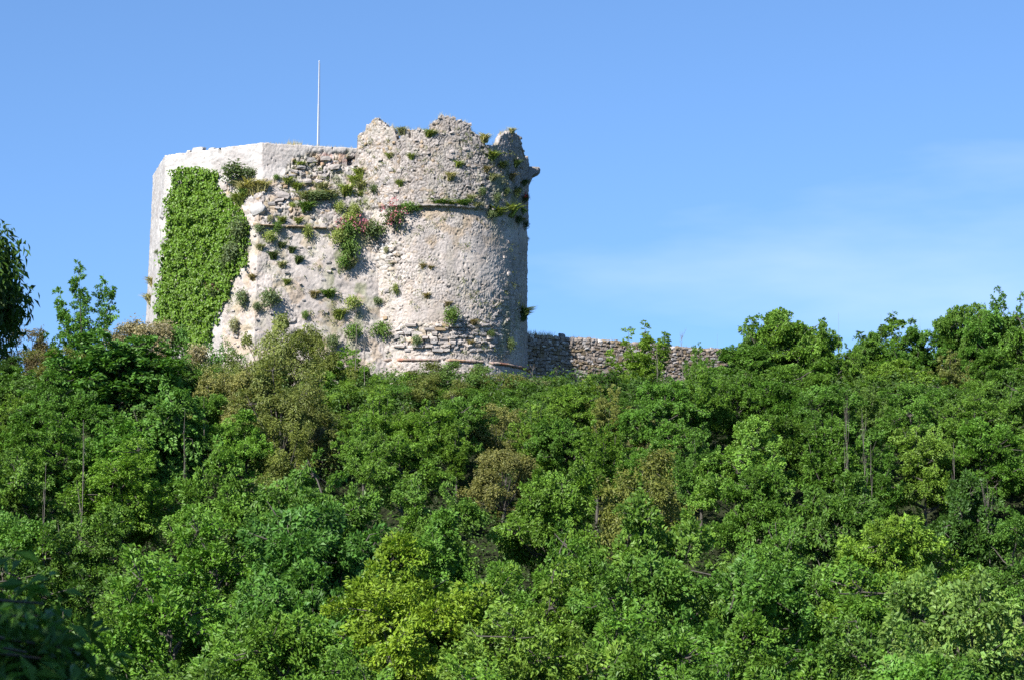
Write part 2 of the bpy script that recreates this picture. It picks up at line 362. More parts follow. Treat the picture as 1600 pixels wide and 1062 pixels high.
# ------------------------------------------------------------------ polygonal keep
PB = at(410, 223.5, -8.8); ZK = PB[2]
PA = at_z(258, 243, ZK); PZ = at_z(238.5, 275, ZK); PC = at_z(557, 232, ZK)
PC2 = PB + (PC - PB) * 1.35; PD = np.array([PC[0] + 2.0, 9.0, ZK]); PE = np.array([PZ[0] + 3.0, PZ[1] + 3.5, ZK])
corners = [PZ, PA, PB, PC2, PD, PE]
KB = ZF - 1.5
Z_KC = at(455, 357, -8.5)[2]        # ledge level on the keep
n2 = [(lambda e: np.array([e[1], -e[0]]) / np.hypot(e[0], e[1]))((corners[(i + 1) % 6] - corners[i])[:2]) for i in range(6)]
mit = []
for i in range(6):
    a, b = n2[i - 1], n2[i]; m_ = a + b; m_ = m_ / np.hypot(*m_); mit.append(m_ / max(0.5, float(m_ @ a)))
zA, zB_, zC_ = at(410, 262, -8.8)[2], at(455, 300, -8.8)[2], at(455, 326, -8.8)[2]
def prof_front(z): return np.interp(z, [KB, Z_KC - 0.12, Z_KC, zC_, zC_ + 0.15, zB_, zA, ZK], [2.35, 0.98, 1.12, 0.92, 0.66, 0.42, 0.0, 0.0])
def prof_side(z): return np.interp(z, [KB, ZK - 1, ZK], [0.75, 0.0, 0.0])
def prof_far(z): return np.interp(z, [KB, ZK - 1, ZK], [0.62, 0.0, 0.0])
profs = [prof_far, prof_side, prof_front, prof_front, prof_far, prof_far]
NK = 250
zk = np.linspace(0, 1, NK)
segs = [70, 170, 190, 8, 6, 6]
colsV, colsN, colsU, s_acc = [], [], [], 0.0
zrow = KB + (ZK - KB) * zk
for i in range(6):
    a, b = corners[i], corners[(i + 1) % 6]; L = np.hypot(*(b - a)[:2])
    for t in np.linspace(0, 1, segs[i], endpoint=False):
        oa, ob = profs[i](zrow), profs[(i + 1) % 6](zrow)
        if i == 1: oa, ob = oa, ob
        pa = a[None, :2] + mit[i][None] * oa[:, None]; pb = b[None, :2] + mit[(i + 1) % 6][None] * ob[:, None]
        colsV.append(np.c_[pa * (1 - t) + pb * t, zrow]); colsN.append(np.tile(n2[i], (NK, 1))); colsU.append(np.full(NK, s_acc + t * L))
    s_acc += L
VK = np.stack(colsV, 1); NKn = np.stack(colsN, 1); UK = np.stack(colsU, 1); ZKg = VK[..., 2].copy()
seg_id = np.repeat(np.arange(6), segs)[None, :] + np.zeros((NK, 1), int)
fineK = (seg_id <= 2).astype(float)
pxk, pyk = proj(VK)
white_lim = np.interp(pxk, [300, 345, 352, 400, 438, 450, 470, 500, 545, 560], [900, 600, 285, 287, 281, 258, 243, 238, 236, 238])
white_lim = white_lim + (fbm(UK * 2.0, ZKg * 2.0, 201, 3) - 0.5) * 16
wmask = np.where(seg_id < 1, 1.0, np.where(pxk < 346, 1.0, 1 - sstep(-3, 3, pyk - white_lim)))
f1, f2, ra, rb = rubble(UK + (fbm(UK * 1.5, ZKg * 1.5, 213, 2) - 0.5) * 0.3, ZKg + (fbm(UK * 1.5, ZKg * 1.5, 215, 2) - 0.5) * 0.3, 0.28, 0.18, 211, 0.9)
g1, g2, ga, gb = rubble(UK + (fbm(UK * 1.1, ZKg * 1.1, 225, 2) - 0.5) * 0.4, ZKg + (fbm(UK * 1.1, ZKg * 1.1, 229, 2) - 0.5) * 0.4, 0.45, 0.24, 223, 0.9)
w1, w2, wa, wb = rubble(UK, ZKg, 0.45, 0.2, 227, 0.5)
bigk = np.clip(ell(pxk, pyk, 480, 268, 70, 34) + ell(pxk, pyk, 440, 330, 60, 26), 0, 1) * (1 - wmask)
low = 1 - sstep(Z_KC - 0.2, Z_KC, ZKg)
expk = np.clip(0.72 - 0.28 * low - 0.35 * low * sstep(0.4, 0.55, fbm(UK * 0.4, ZKg * 0.3, 233, 3)) - 0.4 * ell(pxk, pyk, 500, 420, 34, 70), 0.1, 1)
jt, gt, wt = sstep(0, 0.3, f2 - f1), sstep(0, 0.24, g2 - g1), sstep(0, 0.2, w2 - w1)
HK = (1 - wmask) * ((fbm(UK * 0.6, ZKg * 0.6, 241, 3) - 0.5) * 0.36 + (fbm(UK * 2.3, ZKg * 2.3, 243, 3) - 0.5) * 0.11 + (fbm(UK * 7, ZKg * 7, 245, 2) - 0.5) * 0.07
        + expk * (1 - bigk) * ((jt - 1) * 0.11 + (ra - 0.5) * 0.12) + bigk * ((gt - 1) * 0.17 + (ga - 0.5) * 0.16))
HK = HK - 0.3 * (vnoise(UK * 2.0, ZKg * 2.2, 247) > 0.93) * (1 - wmask) * expk
HK = HK + wmask * ((wt - 1) * 0.03 + (wb - 0.5) * 0.03 + (fbm(UK * 1.5, ZKg * 1.5, 251, 4) - 0.5) * 0.06 + (fbm(UK * 7, ZKg * 9, 252, 2) - 0.5) * 0.05 - 0.12 * (vnoise(UK * 3.2, ZKg * 6, 254) > 0.945))
# the eroded corner on the far side below the slit
er = (seg_id <= 1) * ell(pxk, pyk, 256, 400, 7, 70, 0.6)
HK = HK - er * (0.15 + 0.5 * fbm(UK * 2, ZKg * 2, 253, 3)) * sstep(0.4, 0.55, fbm(UK * 1.1, ZKg * 0.8, 255, 3))
def hole(cx, cy, w, h, d, s0, s1):
    global HK
    ins = (np.abs(pxk - cx) < w / 2) & (np.abs(pyk - cy) < h / 2) & (seg_id >= s0) & (seg_id <= s1); HK = np.where(ins, -d, HK)
hole(549.5, 252, 12, 13, 1.3, 2, 2); hole(343.5, 238, 4, 11, 0.5, 1, 1); hole(250, 346, 3.4, 9, 0.8, 0, 0); hole(247.8, 362, 1.4, 16, 0.3, 0, 0)
for cx, cy, w, h in ((476, 277, 7, 4), (490, 279, 9, 5), (514, 279, 4, 8), (460, 255, 5, 6), (499, 255, 5, 8), (456, 316, 5, 10)):
    hole(cx, cy, w, h, 0.35, 2, 2)
HK = HK * fineK
VK[..., 0] += NKn[..., 0] * HK; VK[..., 1] += NKn[..., 1] * HK
VK[..., 2] += (fbm(UK * 4, ZKg * 4, 261, 2) - 0.5) * 0.10 * fineK
sc = stone_col(np.where(bigk > 0.5, ga, ra).ravel(), np.where(bigk > 0.5, gb, rb).ravel(), low.ravel() * 0.5)
pl = lerp(np.broadcast_to(CREAM, sc.shape), np.broadcast_to(PINKG * 0.9, sc.shape), sstep(0.3, 0.65, fbm(UK * 0.9, ZKg * 0.9, 263, 4)).ravel())
ck = lerp(pl, sc, np.clip(expk + bigk, 0, 1).ravel())
ck = lerp(ck, np.broadcast_to(JOINT, ck.shape), (np.clip((1 - jt) * expk * (1 - bigk) + (1 - gt) * bigk, 0, 1) * 0.6).ravel())
ck = lerp(ck, np.broadcast_to(BRICK * 1.2, ck.shape), (ell(pxk, pyk, 522, 247, 30, 9) * 0.55 * sstep(0.35, 0.6, fbm(UK * 2.5, ZKg * 4, 267, 3))).ravel())
ck = lerp(ck, np.broadcast_to(OCHRE, ck.shape), (sstep(0.52, 0.66, fbm(UK * 1.2, ZKg * 1.2, 269, 4)) * 0.5).ravel())
ck = lerp(ck, np.broadcast_to(MOSS, ck.shape), (sstep(0.52, 0.68, fbm(UK * 1.0, ZKg * 0.8, 271, 4)) * np.clip(0.3 + ell(pxk, pyk, 545, 400, 30, 140), 0, 1) * 0.6).ravel())
wc = np.broadcast_to(WHITE, sc.shape) * (0.86 + 0.22 * fbm(UK * 1.2, ZKg * 1.2, 273, 4).ravel())[:, None] * (0.86 + 0.24 * wa.ravel())[:, None]
wc = wc * (0.80 + 0.34 * fbm(UK * 1.7, ZKg * 0.22, 275, 4).ravel())[:, None]
wc = lerp(wc, np.broadcast_to(GREY, wc.shape), (0.8 * sstep(0.52, 0.72, fbm(UK * 0.8, ZKg * 1.3, 279, 4))).ravel())
wc = lerp(wc, np.broadcast_to(PINKG, wc.shape), ((1 - wt) * 0.5).ravel())
wc = lerp(wc, np.broadcast_to(PINKG * 1.1, wc.shape), ((seg_id == 2) * 0.45 + (vnoise(UK * 2.2, ZKg * 5, 277) > 0.9) * 0.3).ravel().astype(float))
ck = lerp(ck, wc, wmask.ravel())
ck = np.clip(ck, 0.03, 0.85)
nK = VK.shape[1]
VKf = VK.reshape(-1, 3)
top_in = VK[-1].copy(); cen = top_in.mean(0)
ring2 = cen + (top_in - cen) * 0.9; ring2[:, 2] = ZK - 0.02; ring3 = np.repeat(cen[None], nK, 0); ring3[:, :2] += (top_in - cen)[:, :2] * 0.02; ring3[:, 2] = ZK - 0.3
keep = tag(link('castle_keep', None, loc=(PB[0], PB[1] + 6, KB)), 'pale many-sided castle keep with flat top and crumbling rubble front', 'keep')
child_world('wall', mesh_np('keep_wall', np.concatenate([VKf, ring2, ring3]), grid_faces(NK + 2, nK, True), True, colors=np.concatenate([ck, np.tile(GREY, (2 * nK, 1))])), M_MAS, keep)
# thin projecting ledge (cordon) on the rubble front
def ledge():
    t = np.linspace(0, 1, 150); P = []
    base_a = PB[:2] + mit[2] * float(prof_front(Z_KC)); base_b = PC2[:2] + mit[3] * float(prof_front(Z_KC))
    keepv = np.where((t > 0.0) & (t < 0.66), 1.0, 0.0) * (vnoise(t * 14, t * 0, 401) > 0.36); keepv = np.convolve(np.pad(keepv, 1, mode='edge'), np.ones(3) / 3, mode='valid')
    rg = (fbm(t * 40, t * 0, 403, 3) - 0.5)
    for a, b in ((-0.3, 0.05), (0.20, 0.05), (0.24, 0.0), (0.20, -0.05), (-0.3, -0.06)):
        off = (a + rg * 0.1) * keepv - 0.4 * (1 - keepv)
        P.append(np.c_[base_a[None] * (1 - t)[:, None] + base_b[None] * t[:, None] + n2[2][None] * off[:, None], np.full(len(t), Z_KC + b) + rg * 0.06])
    c = np.broadcast_to(OCHRE * 0.75, (len(t), 3)) * (0.7 + 0.5 * h32(np.floor(t * 50), t * 0))[:, None]
    return np.concatenate(P), grid_faces(5, len(t)), np.tile(c, (5, 1))
Vl, Fl, Cl = ledge()
child_world('ledge', mesh_np('ledge', Vl, Fl, False, colors=Cl), M_MAS, keep)['label'] = 'thin brown stone ledge across the rubble front'

# ---- look-up of points on the masonry by where they are seen
def normals_of(P):
    du = np.gradient(P, axis=1); dv = np.gradient(P, axis=0); return nrm(np.cross(du, dv))
NtS = np.stack([np.sin(Tg), -np.cos(Tg), np.zeros_like(Tg)], -1)
NkS = np.concatenate([NKn, np.zeros(NKn.shape[:2] + (1,))], -1)
def surf(P, N):
    P = P.reshape(-1, 3); N = N.reshape(-1, 3); x, y = proj(P); k = N[:, 1] < 0.25; return x[k], y[k], P[k], N[k]
S_T = surf(Vt, NtS); S_K = surf(VK[:, :sum(segs[:3])], NkS[:, :sum(segs[:3])])
def spot(px, py, S):
    i = int(np.argmin((S[0] - px) ** 2 + (S[1] - py) ** 2)); return S[2][i], S[3][i]

# ------------------------------------------------------------------ single stones
def stone_variant(seed, rnd=0.16):
    r = np.random.RandomState(seed); import itertools
    g_ = [-1, 0, 1]; idx = {}; V = []
    for p in itertools.product(g_, g_, g_):
        if p != (0, 0, 0): idx[p] = len(V); V.append(p)
    V = np.array(V, float); Q = []
    for ax in range(3):
        for sgn in (-1, 1):
            a, b = [k for k in range(3) if k != ax]
            for i in (-1, 0):
                for j in (-1, 0):
                    q = []
                    for di, dj in ((0, 0), (1, 0), (1, 1), (0, 1)):
                        p = [0, 0, 0]; p[ax] = sgn; p[a] = i + di; p[b] = j + dj; q.append(idx[tuple(p)])
                    Q.append(q if (sgn > 0) == ((ax, a, b) in ((0, 1, 2), (2, 0, 1))) else q[::-1])
    n = np.linalg.norm(V, axis=1)
    V = V * (1 - rnd * (n - 1))[:, None] * 0.5 + r.uniform(-0.08, 0.08, V.shape)
    return mesh_np('stone', V, np.array(Q), False)
stones = [stone_variant(900 + i, 0.14 + 0.02 * i if i < 9 else 0.45) for i in range(10)]
for k_s, s_ in enumerate(stones):
    s_.materials.append(M_STONE)
    if k_s == 9: s_.polygons.foreach_set('use_smooth', [True] * len(s_.polygons))
SV = [np.array([v.co[:] for v in s_.vertices]) for s_ in stones]; SQ = [np.array([p.vertices[:] for p in s_.polygons]) for s_ in stones]
rs = np.random.RandomState(5)
def frame_of(n, tilt=0.12):
    n = nrm(np.array([n[0], n[1], 0.0])); t = np.array([-n[1], n[0], 0.0]); up = np.array([0, 0, 1.0]); a = rs.uniform(-tilt, tilt)
    t, up = t * math.cos(a) + up * math.sin(a), up * math.cos(a) - t * math.sin(a)
    return t, n, up
def stone_matrix(p, n, w, h, d, tilt=0.12):
    t, nn, up = frame_of(n, tilt)
    M = np.eye(4); M[:3, 0] = t * w; M[:3, 1] = nn * d; M[:3, 2] = up * h; M[:3, 3] = p
    if np.linalg.det(M[:3, :3]) < 0: M[:3, 0] *= -1
    return M
def put_stone(parent, M, c, name='stone', k=None):
    k = rs.randint(9) if k is None else k; o = bpy.data.objects.new(name, stones[k]); col.objects.link(o); o.parent = parent
    o.matrix_parent_inverse = Matrix.Translation(-Vector(parent.location)); o.matrix_basis = Matrix(M.tolist()); o.color = (*c, 1); return o
def pick_col(dark=0.0):
    r = rs.rand(); c = PINKG if r < 0.45 else CREAM if r < 0.68 else GREY if r < 0.92 else OCHRE
    return np.clip(c * rs.uniform(0.8, 1.15) * (1 - dark), 0.03, 0.8)
# exposed courses on the tower belly, its broken rim, scattered proud stones
for py in np.arange(508, 550, 6.5):
    px = 612 + rs.uniform(0, 10)
    while px < 772:
        w = rs.uniform(9, 20)
        if rs.rand() < 0.72 and ell(px, py, 692, 528, 82, 25, 0.3) > 0.2:
            p, n = spot(px + w / 2, py, S_T); put_stone(tower, stone_matrix(p - n * 0.02, n, w * 0.05 * 0.92, 0.27 * rs.uniform(0.8, 1.15), rs.uniform(0.3, 0.5)), pick_col(0.03))
        px += w
for k in range(nT):
    if -0.63 < thw[k] < 1.5 and not 0.70 < thw[k] < 0.86 and rs.rand() < 0.25:
        p = Vt[-1, k]; n = NtS[-1, k]; w = rs.uniform(0.18, 0.36)
        put_stone(tower, stone_matrix(p - n * rs.uniform(0.05, 0.5) + np.array([0, 0, rs.uniform(-0.14, 0.03)]), n, w, w * rs.uniform(0.5, 0.8), w * rs.uniform(0.8, 1.4), 0.4), pick_col(0.08))
cnt = 0
while cnt < 95:
    px, py = rs.uniform(562, 812), rs.uniform(205, 556)
    if py < 330 or px < 620 or px > 785 or rs.rand() < 0.12:
        p, n = spot(px, py, S_T); x_, y_ = proj(p)
        if abs(x_ - px) + abs(y_ - py) < 4:
            w = rs.uniform(0.22, 0.45); put_stone(tower, stone_matrix(p, n, w, w * rs.uniform(0.5, 0.8), rs.uniform(0.15, 0.3), 0.25), pick_col()); cnt += 1
# keep front: boulders on the ledge, tumbled courses
for px, py, w, h, c in ((402, 327, 27, 19, WHITE * 1.0), (441, 305, 20, 11, PINKG * 1.05), (452, 311, 10, 13, CREAM), (431, 300, 10, 12, PINKG), (424, 318, 12, 6, GREY), (436, 313, 14, 5, PINKG), (500, 324, 18, 9, WHITE * 0.85),
                        (513, 322, 10, 8, CREAM), (492, 326, 12, 7, PINKG), (468, 318, 12, 6, CREAM), (352, 292, 12, 16, PINKG), (361, 288, 9, 8, GREY), (347, 305, 10, 9, CREAM), (370, 283, 11, 6, GREY), (480, 283, 14, 7, PINKG), (498, 284, 12, 6, PINKG), (455, 275, 12, 5, GREY), (447, 277, 8, 5, GREY),
                        (466, 284, 12, 6, CREAM), (505, 276, 10, 8, PINKG), (522, 262, 16, 9, PINKG), (508, 248, 16, 8, PINKG), (486, 250, 14, 9, GREY), (470, 262, 14, 6, GREY), (459, 268, 12, 5, PINKG)):
    p, n = spot(px, py, S_K); put_stone(keep, stone_matrix(p - n * 0.03, n, w * 0.05, h * 0.05, min(w, 14) * 0.036, 0.25), c * rs.uniform(0.85, 1.02), k=9 if w > 24 else rs.randint(0, 9))
cnt = 0
while cnt < 60:
    px, py = rs.uniform(345, 562), rs.uniform(240, 545)
    lim = np.interp(px, [345, 400, 440, 452, 470, 500, 560], [290, 292, 286, 263, 248, 243, 243])
    if py > lim + 2 and (py < 357 or rs.rand() < 0.35) and px > np.interp(py, [300, 350, 520], [352, 394, 342]):
        p, n = spot(px, py, S_K); w = rs.uniform(0.2, 0.42); put_stone(keep, stone_matrix(p, n, w, w * rs.uniform(0.42, 0.75), rs.uniform(0.18, 0.35), 0.22), pick_col()); cnt += 1
# low parapet blocks on the white wall head
for px, w, h in ((311, 19, 6), (297, 7, 2.5), (333, 10, 2)):
    t = (px - 258) / (410 - 258); p = PA * (1 - t) + PB * t; p = p + np.array([0, 0.45, 0.02 + h * 0.02])
    put_stone(keep, stone_matrix(p, n2[1], w * 0.055, h * 0.06 + 0.1, 0.6, 0.02), WHITE * 0.97)

# ------------------------------------------------------------------ curtain wall
W0 = at(812, 519, -0.3); W1 = at(885, 526.5, 1.9); W2 = at(1140, 547.5, 9.4); W3 = at(1350, 566, 15.7); W4 = at(1620, 590, 23.5)
wp = np.array([W0, W1, W2, W3, W4]); wl_ = np.r_[0, np.cumsum(np.hypot(np.diff(wp[:, 0]), np.diff(wp[:, 1])))]
LW = wl_[-1]; ns = int(LW / 0.14); sw = np.linspace(0, LW, ns)
wx, wy, wz = (np.interp(sw, wl_, wp[:, k]) for k in range(3))
wz = wz + (fbm(sw * 0.5, sw * 0, 501, 3) - 0.5) * 0.25
dirw = nrm(np.c_[np.gradient(wx), np.gradient(wy), 0 * wx]); nw = np.c_[dirw[:, 1], -dirw[:, 0], 0 * wx]
if nw[0, 1] > 0: nw = -nw
HWALL = 6.0; nrow = 44; rows = []
q1 = []
for k in range(nrow):
    zz = wz - HWALL + HWALL * k / (nrow - 1)
    d = (fbm(sw * 2.5, zz * 2.5, 511, 3) - 0.5) * 0.14 - 0.12
    rows.append(np.c_[wx, wy, zz] + nw * d[:, None])
for dd, dz in ((0.5, 0.0), (0.9, -0.05), (1.0, -HWALL)):
    rows.append(np.c_[wx, wy, wz + dz] - nw * dd)
VW = np.concatenate(rows); uW = np.tile(sw, len(rows))
CWc = np.broadcast_to(np.array([0.17, 0.142, 0.108]), VW.shape) * (0.7 + 0.6 * fbm(uW * 1.3, VW[:, 2] * 1.3, 521, 4))[:, None]
curtain = tag(link('curtain_wall', None, loc=(W1[0], W1[1], wz[0] - HWALL)), 'low rubble curtain wall running from the round tower into the trees', 'wall')
child_world('mortar_core', mesh_np('curtain_core', VW, grid_faces(len(rows), ns), True, colors=CWc), M_MAS, curtain)
WST = []
r2 = np.random.RandomState(77)
s_edge = {}
z_off = 0.0; row_i = 0
while z_off < 4.6:
    hrow = r2.uniform(0.17, 0.31); s = r2.uniform(0, 0.4)
    while s < 34:
        w = r2.uniform(0.18, 0.46) * (1.35 if r2.rand() < 0.12 else 1)
        sm = s + w / 2; i = min(int(sm / LW * (ns - 1)), ns - 1)
        p = np.array([wx[i], wy[i], wz[i] - z_off - hrow / 2 + r2.uniform(-0.06, 0.06)]) - nw[i] * r2.uniform(0.05, 0.13)
        hh = hrow * r2.uniform(0.75, 1.2)
        WST.append((w * hh, sm, p, nw[i], w * 0.99, hh, z_off, row_i)); s += w
    z_off += hrow * 0.97; row_i += 1
def wall_col():
    r = r2.rand(); c = np.array([0.24, 0.20, 0.165]) if r < 0.5 else np.array([0.20, 0.155, 0.10]) if r < 0.72 else np.array([0.29, 0.26, 0.235]) if r < 0.93 else np.array([0.42, 0.39, 0.36])
    return c * r2.uniform(0.72, 1.15)
def vis_rank(e):
    x, y = proj(e[2]); vis = 1.0 if (886 < x < 1010 and y < 590) or (1010 <= x < 1145 and y < 575) else 0.35 if 820 < x < 886 else 0.1
    return -e[0] * vis
WST.sort(key=vis_rank)
rest = Geo(); restc = []
for k, (a, sm, p, n, w, h, zo, ri) in enumerate(WST):
    M = stone_matrix(p, n, w, h, r2.uniform(0.22, 0.36), 0.24); c = wall_col()
    if ri == 0: c = c * 1.25
    if k < 300: put_stone(curtain, M, c)
    else:
        j = r2.randint(9); rest.add(SV[j] @ M[:3, :3].T + M[:3, 3], SQ[j]); restc.append(np.tile(c, (len(SV[j]), 1)))
me = mesh_np('wall_stones', np.concatenate(rest.v), np.concatenate(rest.q), False, colors=np.concatenate(restc))
o = child_world('stone_facing', me, M_MAS, curtain); o['kind'] = 'stuff'
x_, y_ = 878, 524; p = at(x_, y_, 1.8)
put_stone(curtain, stone_matrix(p + np.array([0, 0.3, 0.0]), nw[0], 0.5, 0.36, 0.4, 0.3), GREY * 0.8)

# ------------------------------------------------------------------ flagpole
FB = at(496, 240, -3.0); FB[2] = ZK - 0.1; FT = at(498.7, 97, -3.0); FMID = FB + (FT - FB) * 0.56
pole = tag(link('flagpole', None, loc=FB), 'bare white metal flagpole standing on the keep roof', 'flagpole')
def pole_part(name, g_, mat): child_world(name, g_.mesh(name), mat, pole)
g = Geo(); g.tube([FB, FB + (FMID - FB) * 0.5, FMID], [0.065, 0.058, 0.052], 10); pole_part('lower_mast', g, M_METAL)
g = Geo(); g.tube([FMID - (FMID - FB) * 0.02, FMID + (FT - FMID) * 0.5, FT], [0.042, 0.038, 0.034], 10); pole_part('upper_mast', g, M_METAL)
g = Geo(); a_ = np.arange(5); g.tube([FT + np.array([0, 0, 0.16 * k / 4 - 0.04]) for k in a_], [0.02, 0.05, 0.055, 0.04, 0.004], 8); pole_part('finial', g, M_METAL)
g = Geo(); g.tube([FB + np.array([0.16, -0.05, 0.6]), FB + (FT - FB) * 0.5 + np.array([0.12, -0.05, 0]), FT + np.array([0.06, -0.02, -0.1])], [0.014] * 3, 5); pole_part('halyard', g, M_ROPE)
g = Geo(); g.tube([FB + np.array([0, 0, k]) for k in (0, 0.18, 0.2)], [0.2, 0.2, 0.1], 10); pole_part('base_socket', g, M_METAL)

# ------------------------------------------------------------------ leaves
def leaf_mesh(name, pos, n, d, ln, wd, var, fold=0.22, droop=0.12):
    n = nrm(n); d = nrm(d - n * np.sum(d * n, 1, keepdims=True)); b = np.cross(n, d)
    ln = ln[:, None]; wd = wd[:, None]
    V = np.stack([pos, pos + d * ln * 0.42 + b * wd * 0.5 + n * fold * wd, pos + d * ln - n * droop * ln, pos + d * ln * 0.42 - b * wd * 0.5 + n * fold * wd], 1).reshape(-1, 3)
    k = np.arange(len(pos))[:, None] * 4
    F = np.concatenate([k + np.array([[0, 2, 1]]), k + np.array([[0, 3, 2]])], 1).reshape(-1, 3)
    return mesh_np(name, V, F, False, attrs={'var': np.repeat(var, 4)})
def clump_leaves(rng, centers, normals, radii, per, flat, leaf, aspect, jitter=0.55, droop=0.35):
    """leaves of many clumps: each clump a shallow drooping dome of leaves round its normal"""
    cnt = np.maximum(4, (per * (radii / radii.mean()) ** 2).astype(int)); idx = np.repeat(np.arange(len(radii)), cnt); N = len(idx)
    n = nrm(normals[idx]); R = radii[idx]
    a = nrm(np.cross(n, rng.normal(size=(N, 3)) + 1e-3)); rr = np.sqrt(rng.rand(N)) 
    out = a * (rr * R)[:, None]
    pos = centers[idx] + out + n * ((rng.normal(size=N) * flat * 0.55 + flat * (1 - rr ** 2) - 0.3 * rr) * R)[:, None]
    pos[:, 2] -= droop * R * rr ** 2
    ln = leaf * rng.uniform(0.7, 1.3, N)
    nn = n + rng.normal(size=(N, 3)) * jitter + a * 0.35 * rr[:, None]
    dd = a * 0.8 + rng.normal(size=(N, 3)) * 0.5 + np.array([0, 0, -0.35])
    cv = rng.rand(len(radii))[idx]; var = np.clip(0.55 * rng.rand(N) + 0.45 * cv, 0, 1)
    return pos, nn, dd, ln, ln * aspect, var

def spray_leaves(rng, st, dr, ln, wd, per, leaf, aspect, nb, jit=0.5):
    """flat sprays of leaves set along both sides of branchlets"""
    cnt = np.maximum(8, (per * (ln / ln.mean()) ** 1.4).astype(int)); idx = np.repeat(np.arange(len(ln)), cnt); N = len(idx)
    d = nrm(dr[idx]); n = nrm(nb[idx] - d * np.sum(d * nb[idx], 1, keepdims=True)); b = np.cross(n, d)
    t = rng.uniform(0.05, 1.0, N); side = np.where(rng.rand(N) < 0.5, -1.0, 1.0)
    lat = wd[idx] * np.sin(math.pi * np.clip(t, 0, 0.98) ** 0.75) ** 0.7 * rng.rand(N) ** 0.6 * side
    pos = st[idx] + d * (ln[idx] * t)[:, None] + b * lat[:, None] + n * (rng.normal(size=N) * 0.09 * ln[idx])[:, None]
    pos[:, 2] -= 0.22 * ln[idx] * t ** 2 + 0.18 * np.abs(lat)
    L = leaf * rng.uniform(0.65, 1.3, N)
    nn = n + rng.normal(size=(N, 3)) * jit; dd = b * (side * 0.8)[:, None] + d * 0.7 + rng.normal(size=(N, 3)) * 0.4 + np.array([0, 0, -0.3])
    var = np.clip(0.6 * rng.rand(N) + 0.4 * rng.rand(len(ln))[idx], 0, 1)
    return pos, nn, dd, L, L * aspect, var

def tree_proto(seed, style='layer', H=8.0, W=6.0, base=0.2, leaf=0.155, aspect=0.56, nlobe=20, per_lobe=14, per=112):
    rng = np.random.RandomState(seed)
    c = np.array([0, 0, H * (base + 1) / 2]); rad = np.array([W / 2, W / 2, H * (1 - base) / 2])
    wood = Geo()
    kz = np.linspace(0, 0.74 * H, 7); wob = np.cumsum(rng.normal(size=(7, 2)) * 0.12, 0) * (H / 8)
    tp = np.c_[wob * np.linspace(0, 1, 7)[:, None], kz]; tr = np.interp(kz, [0, 0.74 * H], [0.018 * H, 0.003 * H])
    wood.tube(tp, tr, 7)
    ecc = rng.uniform(0.8, 1.2, 2)
    S, D, L_, Wd, Nb = [], [], [], [], []
    for k in range(nlobe):
        ph = k * 2.399 + rng.uniform(-0.7, 0.7); u = (k + 0.3) / nlobe; zz = np.clip(1 - 1.75 * u + rng.uniform(-0.2, 0.2), -0.9, 0.98); rxy = math.sqrt(max(0, 1 - zz * zz))
        f = rng.uniform(0.30, 0.90)
        L = c + rad * np.array([rxy * math.cos(ph) * ecc[0], rxy * math.sin(ph) * ecc[1], zz]) * f
        zt = np.clip(L[2] - 0.3 * np.hypot(L[0], L[1]) - 0.05 * H, 0.12 * H, 0.72 * H); i0 = np.array([np.interp(zt, tp[:, 2], tp[:, 0]), np.interp(zt, tp[:, 2], tp[:, 1]), zt])
        mid = (i0 + L) / 2 + rng.normal(size=3) * 0.12 - np.array([0, 0, 0.02 * H])
        end = L + nrm(L - i0) * W * 0.08
        wood.tube([i0, (i0 + mid) / 2 + rng.normal(size=3) * 0.05, mid, (mid + L) / 2 + rng.normal(size=3) * 0.06, L, end], np.array([0.008, 0.006, 0.0048, 0.0036, 0.0025, 0.001]) * H, 5)
        m_ = int(per_lobe * rng.uniform(0.6, 1.4)); out = nrm(L - c + np.array([0, 0, 0.1]))
        lobe_r = W * rng.uniform(0.04, 0.11)
        for j in range(m_):
            st = L + (mid - L) * rng.uniform(0, 0.35) + rng.normal(size=3) * lobe_r * np.array([1, 1, 0.75]) * 0.8
            v = rng.normal(size=3) + 0.7 * out
            if style == 'layer': v = v * np.array([1, 1, 0.42]) + np.array([0, 0, 0.18]); up = np.array([0, 0, 1.0]) + 0.2 * out + rng.normal(size=3) * 0.3
            elif style == 'broad': v = v * np.array([1, 1, 0.7]) + np.array([0, 0, 0.3]); up = np.array([0, 0, 0.8]) + 0.5 * out + rng.normal(size=3) * 0.45
            else: v = v * np.array([0.6, 0.6, 0.7]) + np.array([0, 0, 0.85]); up = out + np.array([0, 0, 0.3]) + rng.normal(size=3) * 0.6
            v = nrm(v); ln = W * rng.uniform(0.075, 0.185) * (1.25 if style in ('wispy', 'feather') else 1)
            S.append(st); D.append(v); L_.append(ln); Wd.append(ln * (0.42 if style in ('layer', 'broad') else 0.24)); Nb.append(up)
            if rng.rand() < 0.7: wood.tube([L + (mid - L) * rng.uniform(0, 0.3), st, st + v * ln * 0.7 - np.array([0, 0, 0.1 * ln])], np.array([0.003, 0.002, 0.0009]) * H, 4)
    S, D, L_, Wd, Nb = map(np.array, (S, D, L_, Wd, Nb))
    crown = leaf_mesh('crown', *spray_leaves(rng, S, D, L_, Wd, per, leaf, aspect, Nb)); trunk = wood.mesh('trunk')
    crown.materials.append(M_LEAF); trunk.materials.append(M_BARK)
    return trunk, crown, H, W
